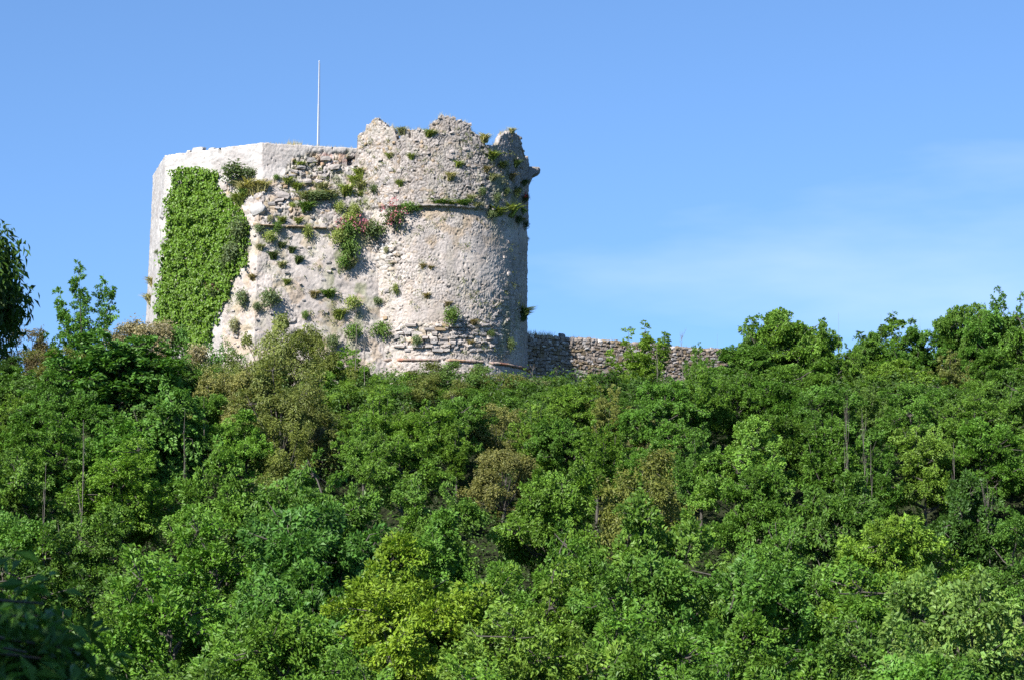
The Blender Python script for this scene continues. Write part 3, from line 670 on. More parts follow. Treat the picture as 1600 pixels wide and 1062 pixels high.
def leader_proto(seed, H=9.0, W=6.0, nlead=10, leaf=0.16, aspect=0.52, low=0.25, per=62):
    """young trees with several upright leaders, leafy to the tip"""
    rng = np.random.RandomState(seed); wood = Geo(); wood.tube([(0, 0, 0), (0.08, 0, H * 0.3), (0, 0.1, H * 0.6)], [0.018 * H, 0.012 * H, 0.006 * H], 6); S, D, L_, Wd, Nb = [], [], [], [], []
    for k in range(nlead):
        ph = k * 2.399 + rng.uniform(-0.4, 0.4); r1 = W * 0.5 * math.sqrt((k + 0.2) / nlead) * rng.uniform(0.7, 1.0); ht = H * (1.0 - 0.42 * (k / nlead) * rng.uniform(0.7, 1.2)) if k else H * 0.985
        b0 = np.array([0, 0, H * rng.uniform(low, low + 0.25)]); tip = np.array([math.cos(ph) * r1, math.sin(ph) * r1, ht]); q = b0 + (tip - b0) * 0.5 + np.array([math.cos(ph), math.sin(ph), -0.4]) * r1 * 0.25
        T_ = np.linspace(0, 1, 9)[:, None]; path = (1 - T_) ** 2 * b0 + 2 * T_ * (1 - T_) * q + T_ ** 2 * tip; path[1:-1] += rng.normal(size=(7, 3)) * 0.05
        wood.tube(path, np.linspace(0.007, 0.0008, 9) * H, 4)
        for j in range(36):
            t = rng.uniform(0.08, 1.0); st = np.array([np.interp(t, T_[:, 0], path[:, i]) for i in range(3)]); v = rng.normal(size=3) * np.array([1, 1, 0.4]) + np.array([0, 0, 0.45]) + 0.35 * np.array([math.cos(ph), math.sin(ph), 0])
            ln = W * rng.uniform(0.06, 0.17) * (1.2 - 0.72 * t); S.append(st); D.append(nrm(v)); L_.append(ln); Wd.append(ln * 0.42); Nb.append(np.array([0, 0, 0.8]) + rng.normal(size=3) * 0.5)
    S, D, L_, Wd, Nb = map(np.array, (S, D, L_, Wd, Nb)); crown = leaf_mesh('crown', *spray_leaves(rng, S, D, L_, Wd, per, leaf, aspect, Nb)); trunk = wood.mesh('trunk')
    crown.materials.append(M_LEAF); trunk.materials.append(M_BARK); return trunk, crown, H, W
def puff_proto(seed, H=7.0, W=6.0, base=0.08, leaf=0.15, aspect=0.5, nlobe=16, per_lobe=12, per=95):
    """dense small-leaved crowns: many small irregular puffs"""
    rng = np.random.RandomState(seed); c = np.array([0, 0, H * (base + 1) / 2]); rad = np.array([W / 2, W / 2, H * (1 - base) / 2]); wood = Geo()
    wood.tube([(0, 0, 0), (0.1, 0.05, H * 0.3), (0, 0.1, H * 0.7)], [0.022 * H, 0.016 * H, 0.005 * H], 7); cl, cn2, cr2 = [], [], []
    for k in range(nlobe):
        ph = k * 2.399 + rng.uniform(-0.7, 0.7); u = (k + 0.3) / nlobe; zz = np.clip(1 - 1.75 * u + rng.uniform(-0.2, 0.2), -0.9, 0.98); rxy = math.sqrt(max(0, 1 - zz * zz))
        L = c + rad * np.array([rxy * math.cos(ph), rxy * math.sin(ph), zz]) * rng.uniform(0.3, 0.98); lr = W * rng.uniform(0.06, 0.19)
        wood.tube([(0, 0.05, H * 0.25), (L + np.array([0, 0, H * 0.25])) / 2, L], np.array([0.008, 0.006, 0.003]) * H, 4)
        for j in range(int(per_lobe * rng.uniform(0.6, 1.4))):
            v = nrm(rng.normal(size=3) + 0.6 * nrm(L - c) + np.array([0, 0, 0.3])); p = L + v * lr * rng.uniform(0.3, 1.15); cl.append(p); cn2.append(v + np.array([0, 0, 0.3])); cr2.append(W * rng.uniform(0.025, 0.075))
            if rng.rand() < 0.5: wood.tube([L, (L + p) / 2, p], np.array([0.003, 0.002, 0.001]) * H, 3)
    crown = leaf_mesh('crown', *clump_leaves(rng, np.array(cl), nrm(np.array(cn2)), np.array(cr2), per, 0.8, leaf, aspect, 0.75, 0.1)); trunk = wood.mesh('trunk')
    crown.materials.append(M_LEAF); trunk.materials.append(M_BARK); return trunk, crown, H, W
def true_height(pr):
    t, c, H, W = pr; z = np.empty(len(c.vertices) * 3, np.float32); c.vertices.foreach_get('co', z); return t, c, float(np.percentile(z[2::3], 99.9)), W
PROTO = {
    'layer': [tree_proto(s, 'layer') for s in (1, 2, 3, 4, 5, 6)],
    'broad': [tree_proto(s, 'broad', leaf=0.16, aspect=0.58) for s in (11, 12, 13, 14, 15)],
    'bigleaf': [tree_proto(s, 'broad', leaf=0.22, aspect=0.66, per=66) for s in (21, 22)],
    'oak': [puff_proto(s) for s in (31, 32, 33)],
    'wispy': [leader_proto(s) for s in (41, 42, 43)],
    'feather': [leader_proto(51, nlead=9, aspect=0.45, low=0.12, per=75)],
    'shrub': [puff_proto(s, H=5.2, base=0.0, leaf=0.15, per=85) for s in (61, 62, 63)],
}
PROTO = {k: [true_height(p) for p in v] for k, v in PROTO.items()}
COLS = {'mid': (0.084, 0.182, 0.028), 'fresh': (0.116, 0.222, 0.032), 'yellow': (0.135, 0.235, 0.026), 'blue': (0.072, 0.178, 0.032), 'pale': (0.125, 0.21, 0.055), 'deep': (0.05, 0.115, 0.02),
        'tan': (0.18, 0.20, 0.082), 'olive': (0.125, 0.165, 0.045), 'brown': (0.115, 0.116, 0.062), 'grey': (0.17, 0.19, 0.115), 'white': (0.27, 0.265, 0.17), 'lime': (0.16, 0.20, 0.06)}
NAMES = {'mid': 'mid-green', 'fresh': 'fresh green', 'yellow': 'yellow-green', 'blue': 'cool green', 'pale': 'pale green', 'deep': 'deep green', 'tan': 'tan flowering', 'olive': 'olive', 'brown': 'brownish', 'grey': 'grey-green', 'white': 'whitish', 'lime': 'lime'}
rt = random.Random(3)
used = {}
def plant_tree(px, top, wpx, kind, colr, label, Y=None, cat='tree', name=None, group='trees covering the castle hill', hs=1.0):
    pr = PROTO[kind]; k = used.get(kind, 0); used[kind] = k + 1; trunk, crown, H, W = pr[k % len(pr)]
    fixed = Y is not None
    def height(Yv): return wpx * (Yv - CAMY) / FPX * H / W * hs * ((1.42 if top > 690 else 1.2) if Y is None else 1.0)
    if Y is None:
        lo, hi = -140.0, -10.0
        def g_(Yv): p = at(px, top, Yv); return float(hill(p[0], Yv)) + height(Yv) - p[2]
        for _ in range(40):
            m = (lo + hi) / 2
            if g_(m) < 0: lo = m
            else: hi = m
        Y = (lo + hi) / 2
    p = at(px, top, Y); gz_ = float(hill(p[0], Y)); w = wpx * (Y - CAMY) / FPX
    htot = p[2] - gz_; want = height(Y)
    if htot > want * 1.35 or htot < want * 0.6: want = min(max(htot, want * 0.6), want * 1.6)
    else: want = htot
    sunk = fixed and p[2] - gz_ < 12 and top < 640
    if sunk: want *= 1.3
    root = tag(link(name or {'shrub': 'shrub', 'oak': 'holm_oak', 'wispy': 'slender_tree', 'feather': 'feathery_tree'}.get(kind, 'broadleaf_tree'), None, loc=(p[0], Y, p[2] - want)), label, cat, group)
    root.rotation_euler = (rt.uniform(-0.05, 0.05), rt.uniform(-0.05, 0.05), rt.uniform(0, 6.283)); k_ = (1.16 if kind in ('layer', 'broad', 'bigleaf', 'wispy') else 1.3) * (0.95 if fixed and kind not in ('shrub', 'oak') else 1.0); root.scale = (w / W * k_, w / W * k_, want / H)
    a = link('trunk', trunk, parent=root); b = link('crown', crown, parent=root)
    c = COLS[colr]; j = rt.uniform(0.88, 1.14); j *= 1.04; b.color = (min(1, c[0] * j * rt.uniform(0.92, 1.1)), c[1] * j, c[2] * j * rt.uniform(0.85, 1.15), 1)
    return root

SPECIAL = [
    (136, 410, 135, 'feather', 'blue', 'feathery pointed tree breaking the skyline beside the brownish oak', -7, 1.0),
    (52, 514, 105, 'oak', 'brown', 'brownish oak on the skyline next to the dark overhanging branches', -8, 1.0),
    (8, 556, 100, 'oak', 'deep', 'dark grey-green oak tucked under the overhanging branches', -12, 1.0),
    (235, 498, 130, 'oak', 'white', 'whitish blossoming bush on the skyline at the foot of the ivy', -15, 0.8),
    (195, 528, 230, 'bigleaf', 'blue', 'large round-crowned tree with big glossy leaves below the whitish bush', -21, 0.9),
    (20, 570, 130, 'broad', 'mid', 'full green tree filling the gap below the brownish skyline oak', -15, 1.0),
    (95, 545, 110, 'oak', 'olive', 'olive oak between the feathery tree and the large round-crowned tree', -11, 1.0),
    (515, 580, 110, 'broad', 'fresh', 'fresh leafy tree below the crevice beside the olive oak', -17, 1.0),
    (545, 600, 100, 'shrub', 'fresh', 'low fresh bush under the two pale dead stems', -19, 0.9),
    (930, 585, 90, 'shrub', 'fresh', 'low fresh bush in front of the sunlit wall stones', -8, 0.8),
    (205, 585, 150, 'broad', 'mid', 'leafy tree behind the large round-crowned tree', -14, 1.0),
    (772, 628, 115, 'oak', 'tan', 'upper of two tan flowering oaks below the tower', -30, 1.0),
    (785, 700, 120, 'oak', 'tan', 'golden lower of two tan flowering oaks below the tower', -42, 1.0),
    (1024, 655, 90, 'oak', 'tan', 'narrow tan oak below the wispy wall tree', -34, 1.2),
    (292, 556, 110, 'broad', 'mid', 'leafy tree in front of the ivy foot beside the large round-crowned tree', -17, 1.0),
    (338, 545, 90, 'shrub', 'olive', 'olive bush between the ivy foot and the bare scarp', -15.5, 1.0),
    (310, 512, 100, 'shrub', 'blue', 'soft green bush climbing the lower edge of the ivy', -13.5, 1.0),
    (432, 492, 120, 'shrub', 'lime', 'pale lime bush against the keep scarp', -14, 1.0),
    (480, 512, 100, 'oak', 'olive', 'olive oak between the lime bush and the tower crevice', -15, 1.0),
    (365, 578, 120, 'oak', 'tan', 'tan flowering oak below the keep scarp', None, 1.0),
    (440, 556, 150, 'oak', 'olive', 'broad olive oak with dark hollows under the lime bush', None, 1.0),
    (538, 540, 85, 'wispy', 'fresh', 'thin fresh green sapling in the crevice between keep and tower', -12.5, 1.0),
    (600, 567, 95, 'shrub', 'fresh', 'fresh green bush at the tower foot beside the pale dead stems', -13, 0.8),
    (655, 568, 105, 'shrub', 'olive', 'olive bush under the middle of the brick moulding', -13, 0.8),
    (712, 566, 95, 'shrub', 'pale', 'greyish green bush hiding part of the brick moulding', -13, 0.8),
    (768, 572, 95, 'shrub', 'olive', 'dull olive bush under the shaded end of the moulding', -12.5, 0.8),
    (822, 584, 70, 'shrub', 'grey', 'small grey-green bush where the tower meets the shaded wall', -9, 0.9),
    (885, 588, 110, 'shrub', 'fresh', 'fresh bush just under the shadow edge of the curtain wall', -7, 0.8),
    (1002, 505, 125, 'wispy', 'fresh', 'young wispy tree rising above the sunlit curtain wall', -4, 1.15),
    (985, 585, 130, 'broad', 'deep', 'deep green tree below the wispy tree with a dark hollow', -12, 1.0),
    (1090, 536, 60, 'wispy', 'fresh', 'small leafy sapling beside the dead stem at the curtain wall', -3, 1.2),
    (1238, 479, 150, 'broad', 'mid', 'tall spreading tree on the skyline over the end of the wall', -6, 1.0),
    (1170, 540, 110, 'broad', 'mid', 'layered tree at the point where the wall disappears', -8, 1.0),
    (1392, 492, 150, 'wispy', 'mid', 'airy skyline tree between two taller neighbours', -4, 1.0),
    (1335, 545, 75, 'wispy', 'mid', 'small airy tree beside the tall bare pole', -5, 1.0),
    (1505, 473, 110, 'broad', 'mid', 'skyline tree with a single slender leader poking up', -6, 1.0),
    (1578, 452, 130, 'wispy', 'mid', 'tallest skyline tree at the far end of the ridge', -5, 1.1),
    (1185, 515, 90, 'broad', 'mid', 'round tree leaning on the tall spreading skyline tree', -7, 1.1),
    (1282, 508, 90, 'broad', 'mid', 'full tree beside the tall bare pole on the skyline', -7, 1.1),
    (1345, 520, 80, 'broad', 'mid', 'bushy skyline tree just past the tall bare pole', -5, 1.1),
    (1440, 512, 100, 'broad', 'mid', 'rounded skyline tree filling the dip before the ridge end', -6, 1.1),
    (1530, 490, 110, 'broad', 'mid', 'thick skyline tree beside the tallest one', -7, 1.2),
    (1600, 480, 120, 'broad', 'mid', 'thick tree at the very end of the ridge', -7, 1.2),
    (1240, 560, 150, 'broad', 'mid', 'dense tree under the tall spreading skyline tree', -12, 1.0),
    (1410, 562, 130, 'broad', 'fresh', 'bright fresh tree in front of the last visible wall stones', -10, 1.0),
    (1488, 548, 90, 'wispy', 'lime', 'pale lime tree below the slender leader', -10, 1.0),
    (1565, 545, 130, 'broad', 'mid', 'full green tree below the tallest skyline tree', -10, 1.0),
]
for px, top, w, kind, c, lab, Y, hs in SPECIAL:
    plant_tree(px, top, w, kind, c, lab, Y, 'bush' if kind == 'shrub' or c == 'white' else 'tree', hs=hs)
for px, top, w, kind, c, lab, Y in [
    (575, 592, 90, 'shrub', 'fresh', 'fresh bush in the belt under the moulding, nearest the crevice', -18), (625, 596, 95, 'shrub', 'mid', 'green bush second in the belt under the moulding', -18), (682, 590, 95, 'shrub', 'olive', 'dull olive bush in the middle of the belt under the moulding', -18), (738, 596, 95, 'shrub', 'mid', 'green bush below the greyish bush at the moulding', -18),
    (795, 598, 95, 'shrub', 'fresh', 'fresh bush below the shaded end of the tower', -17), (852, 602, 95, 'shrub', 'mid', 'green bush below the shaded wall', -15), (905, 605, 95, 'broad', 'fresh', 'fresh leafy shrub below the first sunlit wall stones', -15), (955, 608, 95, 'shrub', 'mid', 'green bush under the wispy wall tree', -15), (1050, 590, 100, 'broad', 'mid', 'leafy tree hiding the wall foot near the dead stem', -13), (1110, 585, 100, 'broad', 'fresh', 'fresh tree hiding the wall foot before it vanishes', -13),
    (1165, 590, 100, 'broad', 'mid', 'leafy tree under the layered tree at the wall end', -16), (1290, 585, 110, 'broad', 'mid', 'leafy tree below the tall bare pole', -15), (1345, 590, 100, 'broad', 'fresh', 'fresh leafy tree below the bushy skyline tree', -15), (1470, 595, 110, 'broad', 'mid', 'leafy tree below the pale lime tree', -15), (1530, 590, 110, 'layer', 'fresh', 'bright layered tree under the thick skyline tree', -16),
    (395, 610, 90, 'oak', 'olive', 'small olive oak beside the tan flowering oak', -20), (470, 600, 100, 'oak', 'olive', 'olive oak deep in the hollow under the lime bush', -20), (610, 640, 100, 'shrub', 'fresh', 'fresh bush in the second belt below the tower', -25), (690, 645, 100, 'shrub', 'mid', 'green bush around the forked dead sapling', -25), (830, 650, 100, 'shrub', 'fresh', 'fresh bush below the bare twiggy shrub', -24), (900, 655, 100, 'shrub', 'fresh', 'fresh bush around the thin dead stem', -23)]:
    plant_tree(px, top, w, kind, c, lab, Y, 'bush' if kind == 'shrub' else 'tree')
for px, top, w, kind, c, lab, Y in [
    (985, 632, 110, 'broad', 'mid', 'leafy tree on the slope under the dark hollow by the wall', -26), (1010, 690, 110, 'broad', 'mid', 'leafy tree below the narrow tan oak', -42), (955, 672, 100, 'wispy', 'fresh', 'airy tree beside the narrow tan oak', -34), (1075, 640, 110, 'broad', 'fresh', 'fresh tree between the narrow tan oak and the crooked sapling', -30), (1330, 612, 110, 'broad', 'mid', 'leafy tree behind the bare stems standing together', -24), (1385, 610, 110, 'broad', 'mid', 'leafy tree beside the leafless grey sapling', -24), (20, 665, 130, 'broad', 'mid', 'leafy tree above the brown bare trunk', -36), (545, 640, 100, 'wispy', 'fresh', 'airy tree beside the grey-green oak', -28), (480, 640, 110, 'oak', 'olive', 'olive oak above the grey-green one', -27)]:
    plant_tree(px, top, w, kind, c, lab, Y)
for px, top, w, kind, c, lab, Y in [
    (840, 628, 100, 'shrub', 'mid', 'green bush at the foot of the bare twiggy shrub', -20), (890, 630, 100, 'broad', 'mid', 'leafy shrub under the shadow edge of the wall', -20), (940, 634, 100, 'shrub', 'fresh', 'fresh bush under the sunlit wall stones', -20), (1000, 630, 110, 'shrub', 'mid', 'green bush at the foot of the deep green tree', -20), (1060, 622, 110, 'broad', 'mid', 'leafy tree below the dead branching stem', -20), (1110, 622, 110, 'shrub', 'mid', 'green bush below the crooked dead sapling', -21)]:
    plant_tree(px, top, w, kind, c, lab, Y, 'bush' if kind == 'shrub' else 'tree')
ROWS = [
 ('first row below the castle', [(15, 612, 110, 'layer', 'fresh'), (95, 588, 140, 'layer', 'blue'), (262, 596, 120, 'bigleaf', 'blue'), (320, 610, 90, 'broad', 'mid'), (590, 612, 110, 'wispy', 'fresh'), (648, 618, 110, 'broad', 'fresh'), (710, 602, 100, 'broad', 'mid'), 
   (838, 618, 100, 'wispy', 'fresh'), (905, 622, 100, 'broad', 'fresh'), (945, 612, 80, 'wispy', 'lime'), (1040, 598, 100, 'broad', 'mid'), (1105, 588, 115, 'wispy', 'fresh'), (1160, 600, 100, 'layer', 'mid'), (1215, 612, 120, 'broad', 'mid'), (1290, 612, 120, 'layer', 'mid'), (1352, 606, 100, 'wispy', 'pale'), (1425, 618, 130, 'layer', 'mid'), (1500, 600, 130, 'layer', 'fresh'), (1585, 600, 120, 'broad', 'mid')]),
 ('second row below the castle', [(85, 632, 150, 'layer', 'mid'), (185, 650, 120, 'bigleaf', 'mid'), (282, 650, 115, 'bigleaf', 'blue'), (375, 638, 120, 'layer', 'fresh'), (452, 668, 100, 'oak', 'olive'), (512, 654, 72, 'oak', 'grey'), (575, 660, 100, 'wispy', 'fresh'), (640, 680, 130, 'broad', 'mid'), (712, 665, 90, 'wispy', 'fresh'), 
   (868, 668, 110, 'broad', 'mid'), (930, 668, 110, 'wispy', 'fresh'), (1085, 660, 100, 'wispy', 'mid'), (1150, 644, 140, 'broad', 'fresh'), (1232, 668, 110, 'broad', 'mid'), (1295, 660, 120, 'wispy', 'mid'), (1365, 672, 110, 'wispy', 'mid'), (1445, 668, 130, 'layer', 'fresh'), (1530, 668, 130, 'layer', 'mid'), (1605, 672, 100, 'layer', 'fresh')]),
 ('third row below the castle', [(28, 706, 140, 'layer', 'mid'), (120, 702, 130, 'layer', 'mid'), (205, 706, 130, 'layer', 'fresh'), (262, 722, 120, 'bigleaf', 'mid'), (345, 700, 135, 'layer', 'fresh'), (425, 735, 110, 'oak', 'olive'), (505, 722, 150, 'broad', 'mid'), (590, 738, 150, 'broad', 'mid'), (685, 738, 130, 'layer', 'mid'), (782, 772, 110, 'broad', 'fresh'),
   (855, 740, 120, 'broad', 'mid'), (930, 735, 130, 'broad', 'mid'), (1018, 712, 120, 'oak', 'olive'), (1100, 715, 140, 'broad', 'mid'), (1182, 722, 110, 'layer', 'mid'), (1262, 738, 120, 'wispy', 'fresh'), (1325, 752, 110, 'broad', 'mid'), (1408, 738, 150, 'layer', 'mid'), (1490, 742, 120, 'broad', 'deep'), (1570, 735, 130, 'layer', 'fresh')]),
 ('fourth row below the castle', [(0, 800, 140, 'layer', 'mid'), (48, 785, 140, 'layer', 'mid'), (150, 788, 140, 'layer', 'mid'), (232, 772, 160, 'layer', 'mid'), (330, 785, 140, 'layer', 'mid'), (436, 795, 66, 'oak', 'brown'), (490, 792, 150, 'broad', 'blue'), (575, 800, 160, 'broad', 'blue'), (680, 800, 130, 'layer', 'mid'), (760, 835, 130, 'layer', 'fresh'), (850, 812, 140, 'broad', 'mid'),
   (935, 798, 140, 'layer', 'mid'), (1030, 785, 140, 'broad', 'mid'), (1130, 792, 150, 'broad', 'blue'), (1215, 808, 140, 'layer', 'mid'), (1300, 812, 140, 'layer', 'mid'), (1388, 818, 140, 'layer', 'fresh'), (1485, 815, 120, 'broad', 'deep'), (1585, 808, 120, 'layer', 'mid')]),
 ('fifth row below the castle', [(75, 862, 140, 'layer', 'deep'), (175, 868, 150, 'layer', 'mid'), (275, 850, 160, 'layer', 'mid'), (380, 862, 150, 'layer', 'mid'), (470, 868, 150, 'broad', 'blue'), (555, 892, 140, 'broad', 'blue'), (645, 838, 140, 'layer', 'yellow'), (725, 892, 140, 'layer', 'fresh'), (820, 888, 150, 'layer', 'fresh'), (910, 872, 160, 'layer', 'mid'),
   (1015, 862, 160, 'layer', 'mid'), (1110, 872, 150, 'layer', 'mid'), (1190, 885, 140, 'layer', 'mid'), (1280, 872, 160, 'layer', 'fresh'), (1370, 892, 150, 'layer', 'mid'), (1440, 852, 110, 'layer', 'yellow'), (1505, 885, 160, 'broad', 'pale'), (1598, 880, 110, 'layer', 'mid')]),
 ('sixth row below the castle', [(55, 945, 130, 'layer', 'deep'), (160, 940, 140, 'broad', 'fresh'), (240, 935, 140, 'layer', 'fresh'), (345, 930, 160, 'layer', 'mid'), (445, 962, 140, 'layer', 'mid'), (540, 948, 150, 'layer', 'blue'), (628, 912, 145, 'layer', 'yellow'), (705, 962, 140, 'layer', 'mid'), (800, 952, 160, 'layer', 'fresh'), (900, 945, 170, 'layer', 'fresh'),
   (1005, 940, 160, 'layer', 'mid'), (1110, 955, 150, 'layer', 'mid'), (1205, 968, 140, 'layer', 'mid'), (1300, 955, 160, 'layer', 'mid'), (1400, 975, 150, 'layer', 'mid'), (1490, 958, 160, 'broad', 'pale'), (1585, 950, 140, 'broad', 'fresh')]),
 ('lowest row of the wood', [(110, 1020, 140, 'layer', 'deep'), (220, 1012, 130, 'layer', 'fresh'), (310, 1022, 150, 'layer', 'mid'), (412, 1042, 120, 'layer', 'fresh'), (545, 1015, 150, 'layer', 'mid'), (640, 1025, 140, 'layer', 'mid'), (760, 1030, 150, 'layer', 'fresh'), (860, 1018, 160, 'layer', 'fresh'), (975, 1022, 160, 'layer', 'mid'), (1080, 1030, 150, 'layer', 'mid'), (1180, 1040, 120, 'layer', 'mid'), (1305, 1032, 150, 'layer', 'mid'), (1420, 1042, 140, 'layer', 'mid'), (1520, 1030, 150, 'broad', 'pale'), (1600, 1035, 130, 'broad', 'fresh')]),
]
ORD = 'first second third fourth fifth sixth seventh eighth ninth tenth eleventh twelfth thirteenth fourteenth fifteenth sixteenth seventeenth eighteenth nineteenth twentieth twenty-first twenty-second'.split()
FORM = {'layer': 'layered', 'broad': 'leafy', 'bigleaf': 'large-leaved', 'oak': 'dense small-leaved', 'wispy': 'airy', 'shrub': 'bushy', 'feather': 'feathery'}
for row, items in ROWS:
    big_ = {'third': 1.3, 'fourth': 1.5, 'fifth': 1.65, 'sixth': 1.75, 'lowest': 1.75}.get(row.split()[0], 1.0)
    if big_ > 1.2: items = [t for q, t in enumerate(sorted(items)) if q % 2 == 0 or t[4] in ('yellow', 'pale', 'olive', 'brown')]
    for i, (px, top, w, kind, c) in enumerate(sorted(items)):
        plant_tree(px + rt.uniform(-10, 10), top + rt.uniform(-22, 12), w * big_ * rt.uniform(0.85, 1.15), kind, c, f'{NAMES[c]} {FORM[kind]} tree, {row}, {ORD[i]} from the ivy side')

# the wood goes on along the hillside on both sides, out of this view
wood_ = tag(link('woodland', None, loc=(0, -40, 0)), 'woodland continuing along the hillside beyond the castle', kind='stuff')
for i in range(96):
    Yv = -10 - 84 * ((i * 0.618) % 1.0); sd = -1 if i % 2 else 1; x_ = sd * (0.2 * (Yv + 200) + 4.5 + 26 * ((i * 0.7549) % 1.0)); trunk, crown, H, W = PROTO[('broad', 'layer', 'broad', 'layer', 'oak')[i % 5]][i % 3]
    for nm, me in (('trunk', trunk), ('crown', crown)):
        o = link(nm, me, parent=wood_); o.matrix_parent_inverse = Matrix.Translation((0, 40, 0)); o.location = (x_, Yv, float(hill(x_, Yv)) - 0.1); o.rotation_euler = (0, 0, i * 2.4); k_ = 0.95 + 0.4 * ((i * 0.37) % 1.0); o.scale = (k_, k_, k_ * 1.15); c = COLS[('mid', 'fresh', 'mid', 'blue', 'olive')[i % 5]]; o.color = (*c, 1)
# ------------------------------------------------------------------ undergrowth between the trunks
rng = np.random.RandomState(17)
N = 7600
cx_, cy_ = rng.uniform(-46, 46, N), rng.uniform(-92, -9, N)
cl = np.c_[cx_, cy_, hill(cx_, cy_) + rng.uniform(0.1, 2.2, N)]
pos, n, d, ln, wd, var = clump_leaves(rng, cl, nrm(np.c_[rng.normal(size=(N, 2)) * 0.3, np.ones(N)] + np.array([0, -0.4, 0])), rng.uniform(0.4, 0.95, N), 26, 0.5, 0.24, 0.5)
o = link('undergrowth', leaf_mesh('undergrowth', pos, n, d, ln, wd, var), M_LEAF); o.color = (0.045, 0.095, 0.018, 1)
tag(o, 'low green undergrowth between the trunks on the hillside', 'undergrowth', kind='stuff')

# ------------------------------------------------------------------ ivy
poly = np.array([(272, 267), (300, 263), (340, 266), (346, 290), (352, 305), (366, 312), (386, 340), (393, 366), (384, 388), (388, 402), (370, 430), (357, 460), (341, 492), (328, 530), (300, 545), (248, 510), (245, 482), (254, 440), (258, 400), (264, 350), (268, 300)], float)
def inside(x, y, pg):
    r = np.zeros(x.shape, bool); k = len(pg)
    for i in range(k):
        (x1, y1), (x2, y2) = pg[i], pg[(i + 1) % k]
        r ^= ((y1 > y) != (y2 > y)) & (x < (x2 - x1) * (y - y1) / (y2 - y1 + 1e-12) + x1)
    return r
xk, yk, Pk, Nk_ = S_K
wob = (fbm(xk / 9.0, yk / 9.0, 601, 3) - 0.5) * 16
ins = inside(xk + wob, yk + wob * 0.6, poly); ids = np.nonzero(ins)[0]
NI = 19000
pick = rng.choice(ids, NI); inner = rng.rand(NI) < 0.3; P = Pk[pick] + rng.normal(size=(NI, 3)) * 0.05; Nn = Nk_[pick]
lump = fbm(xk[pick] / 9.0, yk[pick] / 9.0, 611, 4); lump = sstep(0.25, 0.75, lump)
P = P + Nn * np.where(inner, rng.uniform(0.05, 0.14, NI), 0.12 + 0.75 * lump * rng.uniform(0.5, 1.0, NI))[:, None]
nn = Nn + rng.normal(size=(NI, 3)) * 0.55 + np.array([0, 0, 0.3]); dd = np.array([0, 0, -1.0]) + rng.normal(size=(NI, 3)) * 0.5
lln = np.where(inner, 0.26, rng.uniform(0.12, 0.24, NI))
o = link('ivy', leaf_mesh('ivy', P, nn, dd, lln, lln * 0.95, rng.rand(NI), 0.15, 0.15), M_IVY); o.color = (0.105, 0.205, 0.02, 1)
tag(o, 'thick curtain of bright green ivy hanging down the pale keep', 'ivy')

# ------------------------------------------------------------------ plants rooted in the masonry
def small_bush(seed, n=620, leaf=0.10):
    r = np.random.RandomState(seed); k = 24; c = nrm(r.normal(size=(k, 3))) * r.uniform(0.0, 0.34, (k, 1)) + np.array([0, -0.26, 0.1])
    a = clump_leaves(r, c, nrm(c + np.array([0, -0.2, 0.3])), r.uniform(0.13, 0.25, k), n // k, 0.7, leaf, 0.5, 0.7); return leaf_mesh('foliage', *a)
def tuft(seed, n=190, ln=1.0, spread=0.55, wd=0.03):
    r = np.random.RandomState(seed); a = r.uniform(0, 2 * math.pi, n); s = r.uniform(0.1, spread, n)
    base = np.c_[r.normal(size=n) * 0.12, r.normal(size=n) * 0.05, r.normal(size=n) * 0.04]
    d1 = nrm(np.c_[np.cos(a) * s, np.sin(a) * s - 0.25, np.ones(n)]); L = ln * r.uniform(0.5, 1.1, n)
    mid = base + d1 * (L * 0.55)[:, None]; tip = mid + nrm(d1 + np.c_[np.cos(a) * 0.9, np.sin(a) * 0.9, -0.5 * np.ones(n)])  * (L * 0.5)[:, None]
    side = nrm(np.cross(d1, r.normal(size=(n, 3)))) * wd
    V = np.stack([base - side * 0.6, base + side * 0.6, mid + side, mid - side, tip], 1).reshape(-1, 3); k = np.arange(n)[:, None] * 5
    F = np.concatenate([k + np.array([[0, 1, 2]]), k + np.array([[0, 2, 3]]), k + np.array([[3, 2, 4]])], 1).reshape(-1, 3)
    return mesh_np('blades', V, F, False, attrs={'var': np.repeat(r.rand(n), 5)})
def blossom(seed, n=170):
    r = np.random.RandomState(seed); k = 13; c = np.c_[r.normal(size=k) * 0.28, -0.42 + r.normal(size=k) * 0.1, 0.30 + r.normal(size=k) * 0.2]
    a = clump_leaves(r, c, nrm(r.normal(size=(k, 3)) + np.array([0, -0.3, 1.0])), r.uniform(0.07, 0.13, k), n // k, 0.9, 0.075, 0.7, 0.8); return leaf_mesh('blossom', *a)
BUSH = [small_bush(s) for s in (1, 2, 3)]; TUFT = [tuft(s) for s in (4, 5, 6)]; BLOS = [blossom(7), blossom(8)]
for m_ in BUSH: m_.materials.append(M_LEAF)
for m_ in TUFT: m_.materials.append(M_BLADE)
for m_ in BLOS: m_.materials.append(M_PINK)
kcount = 0
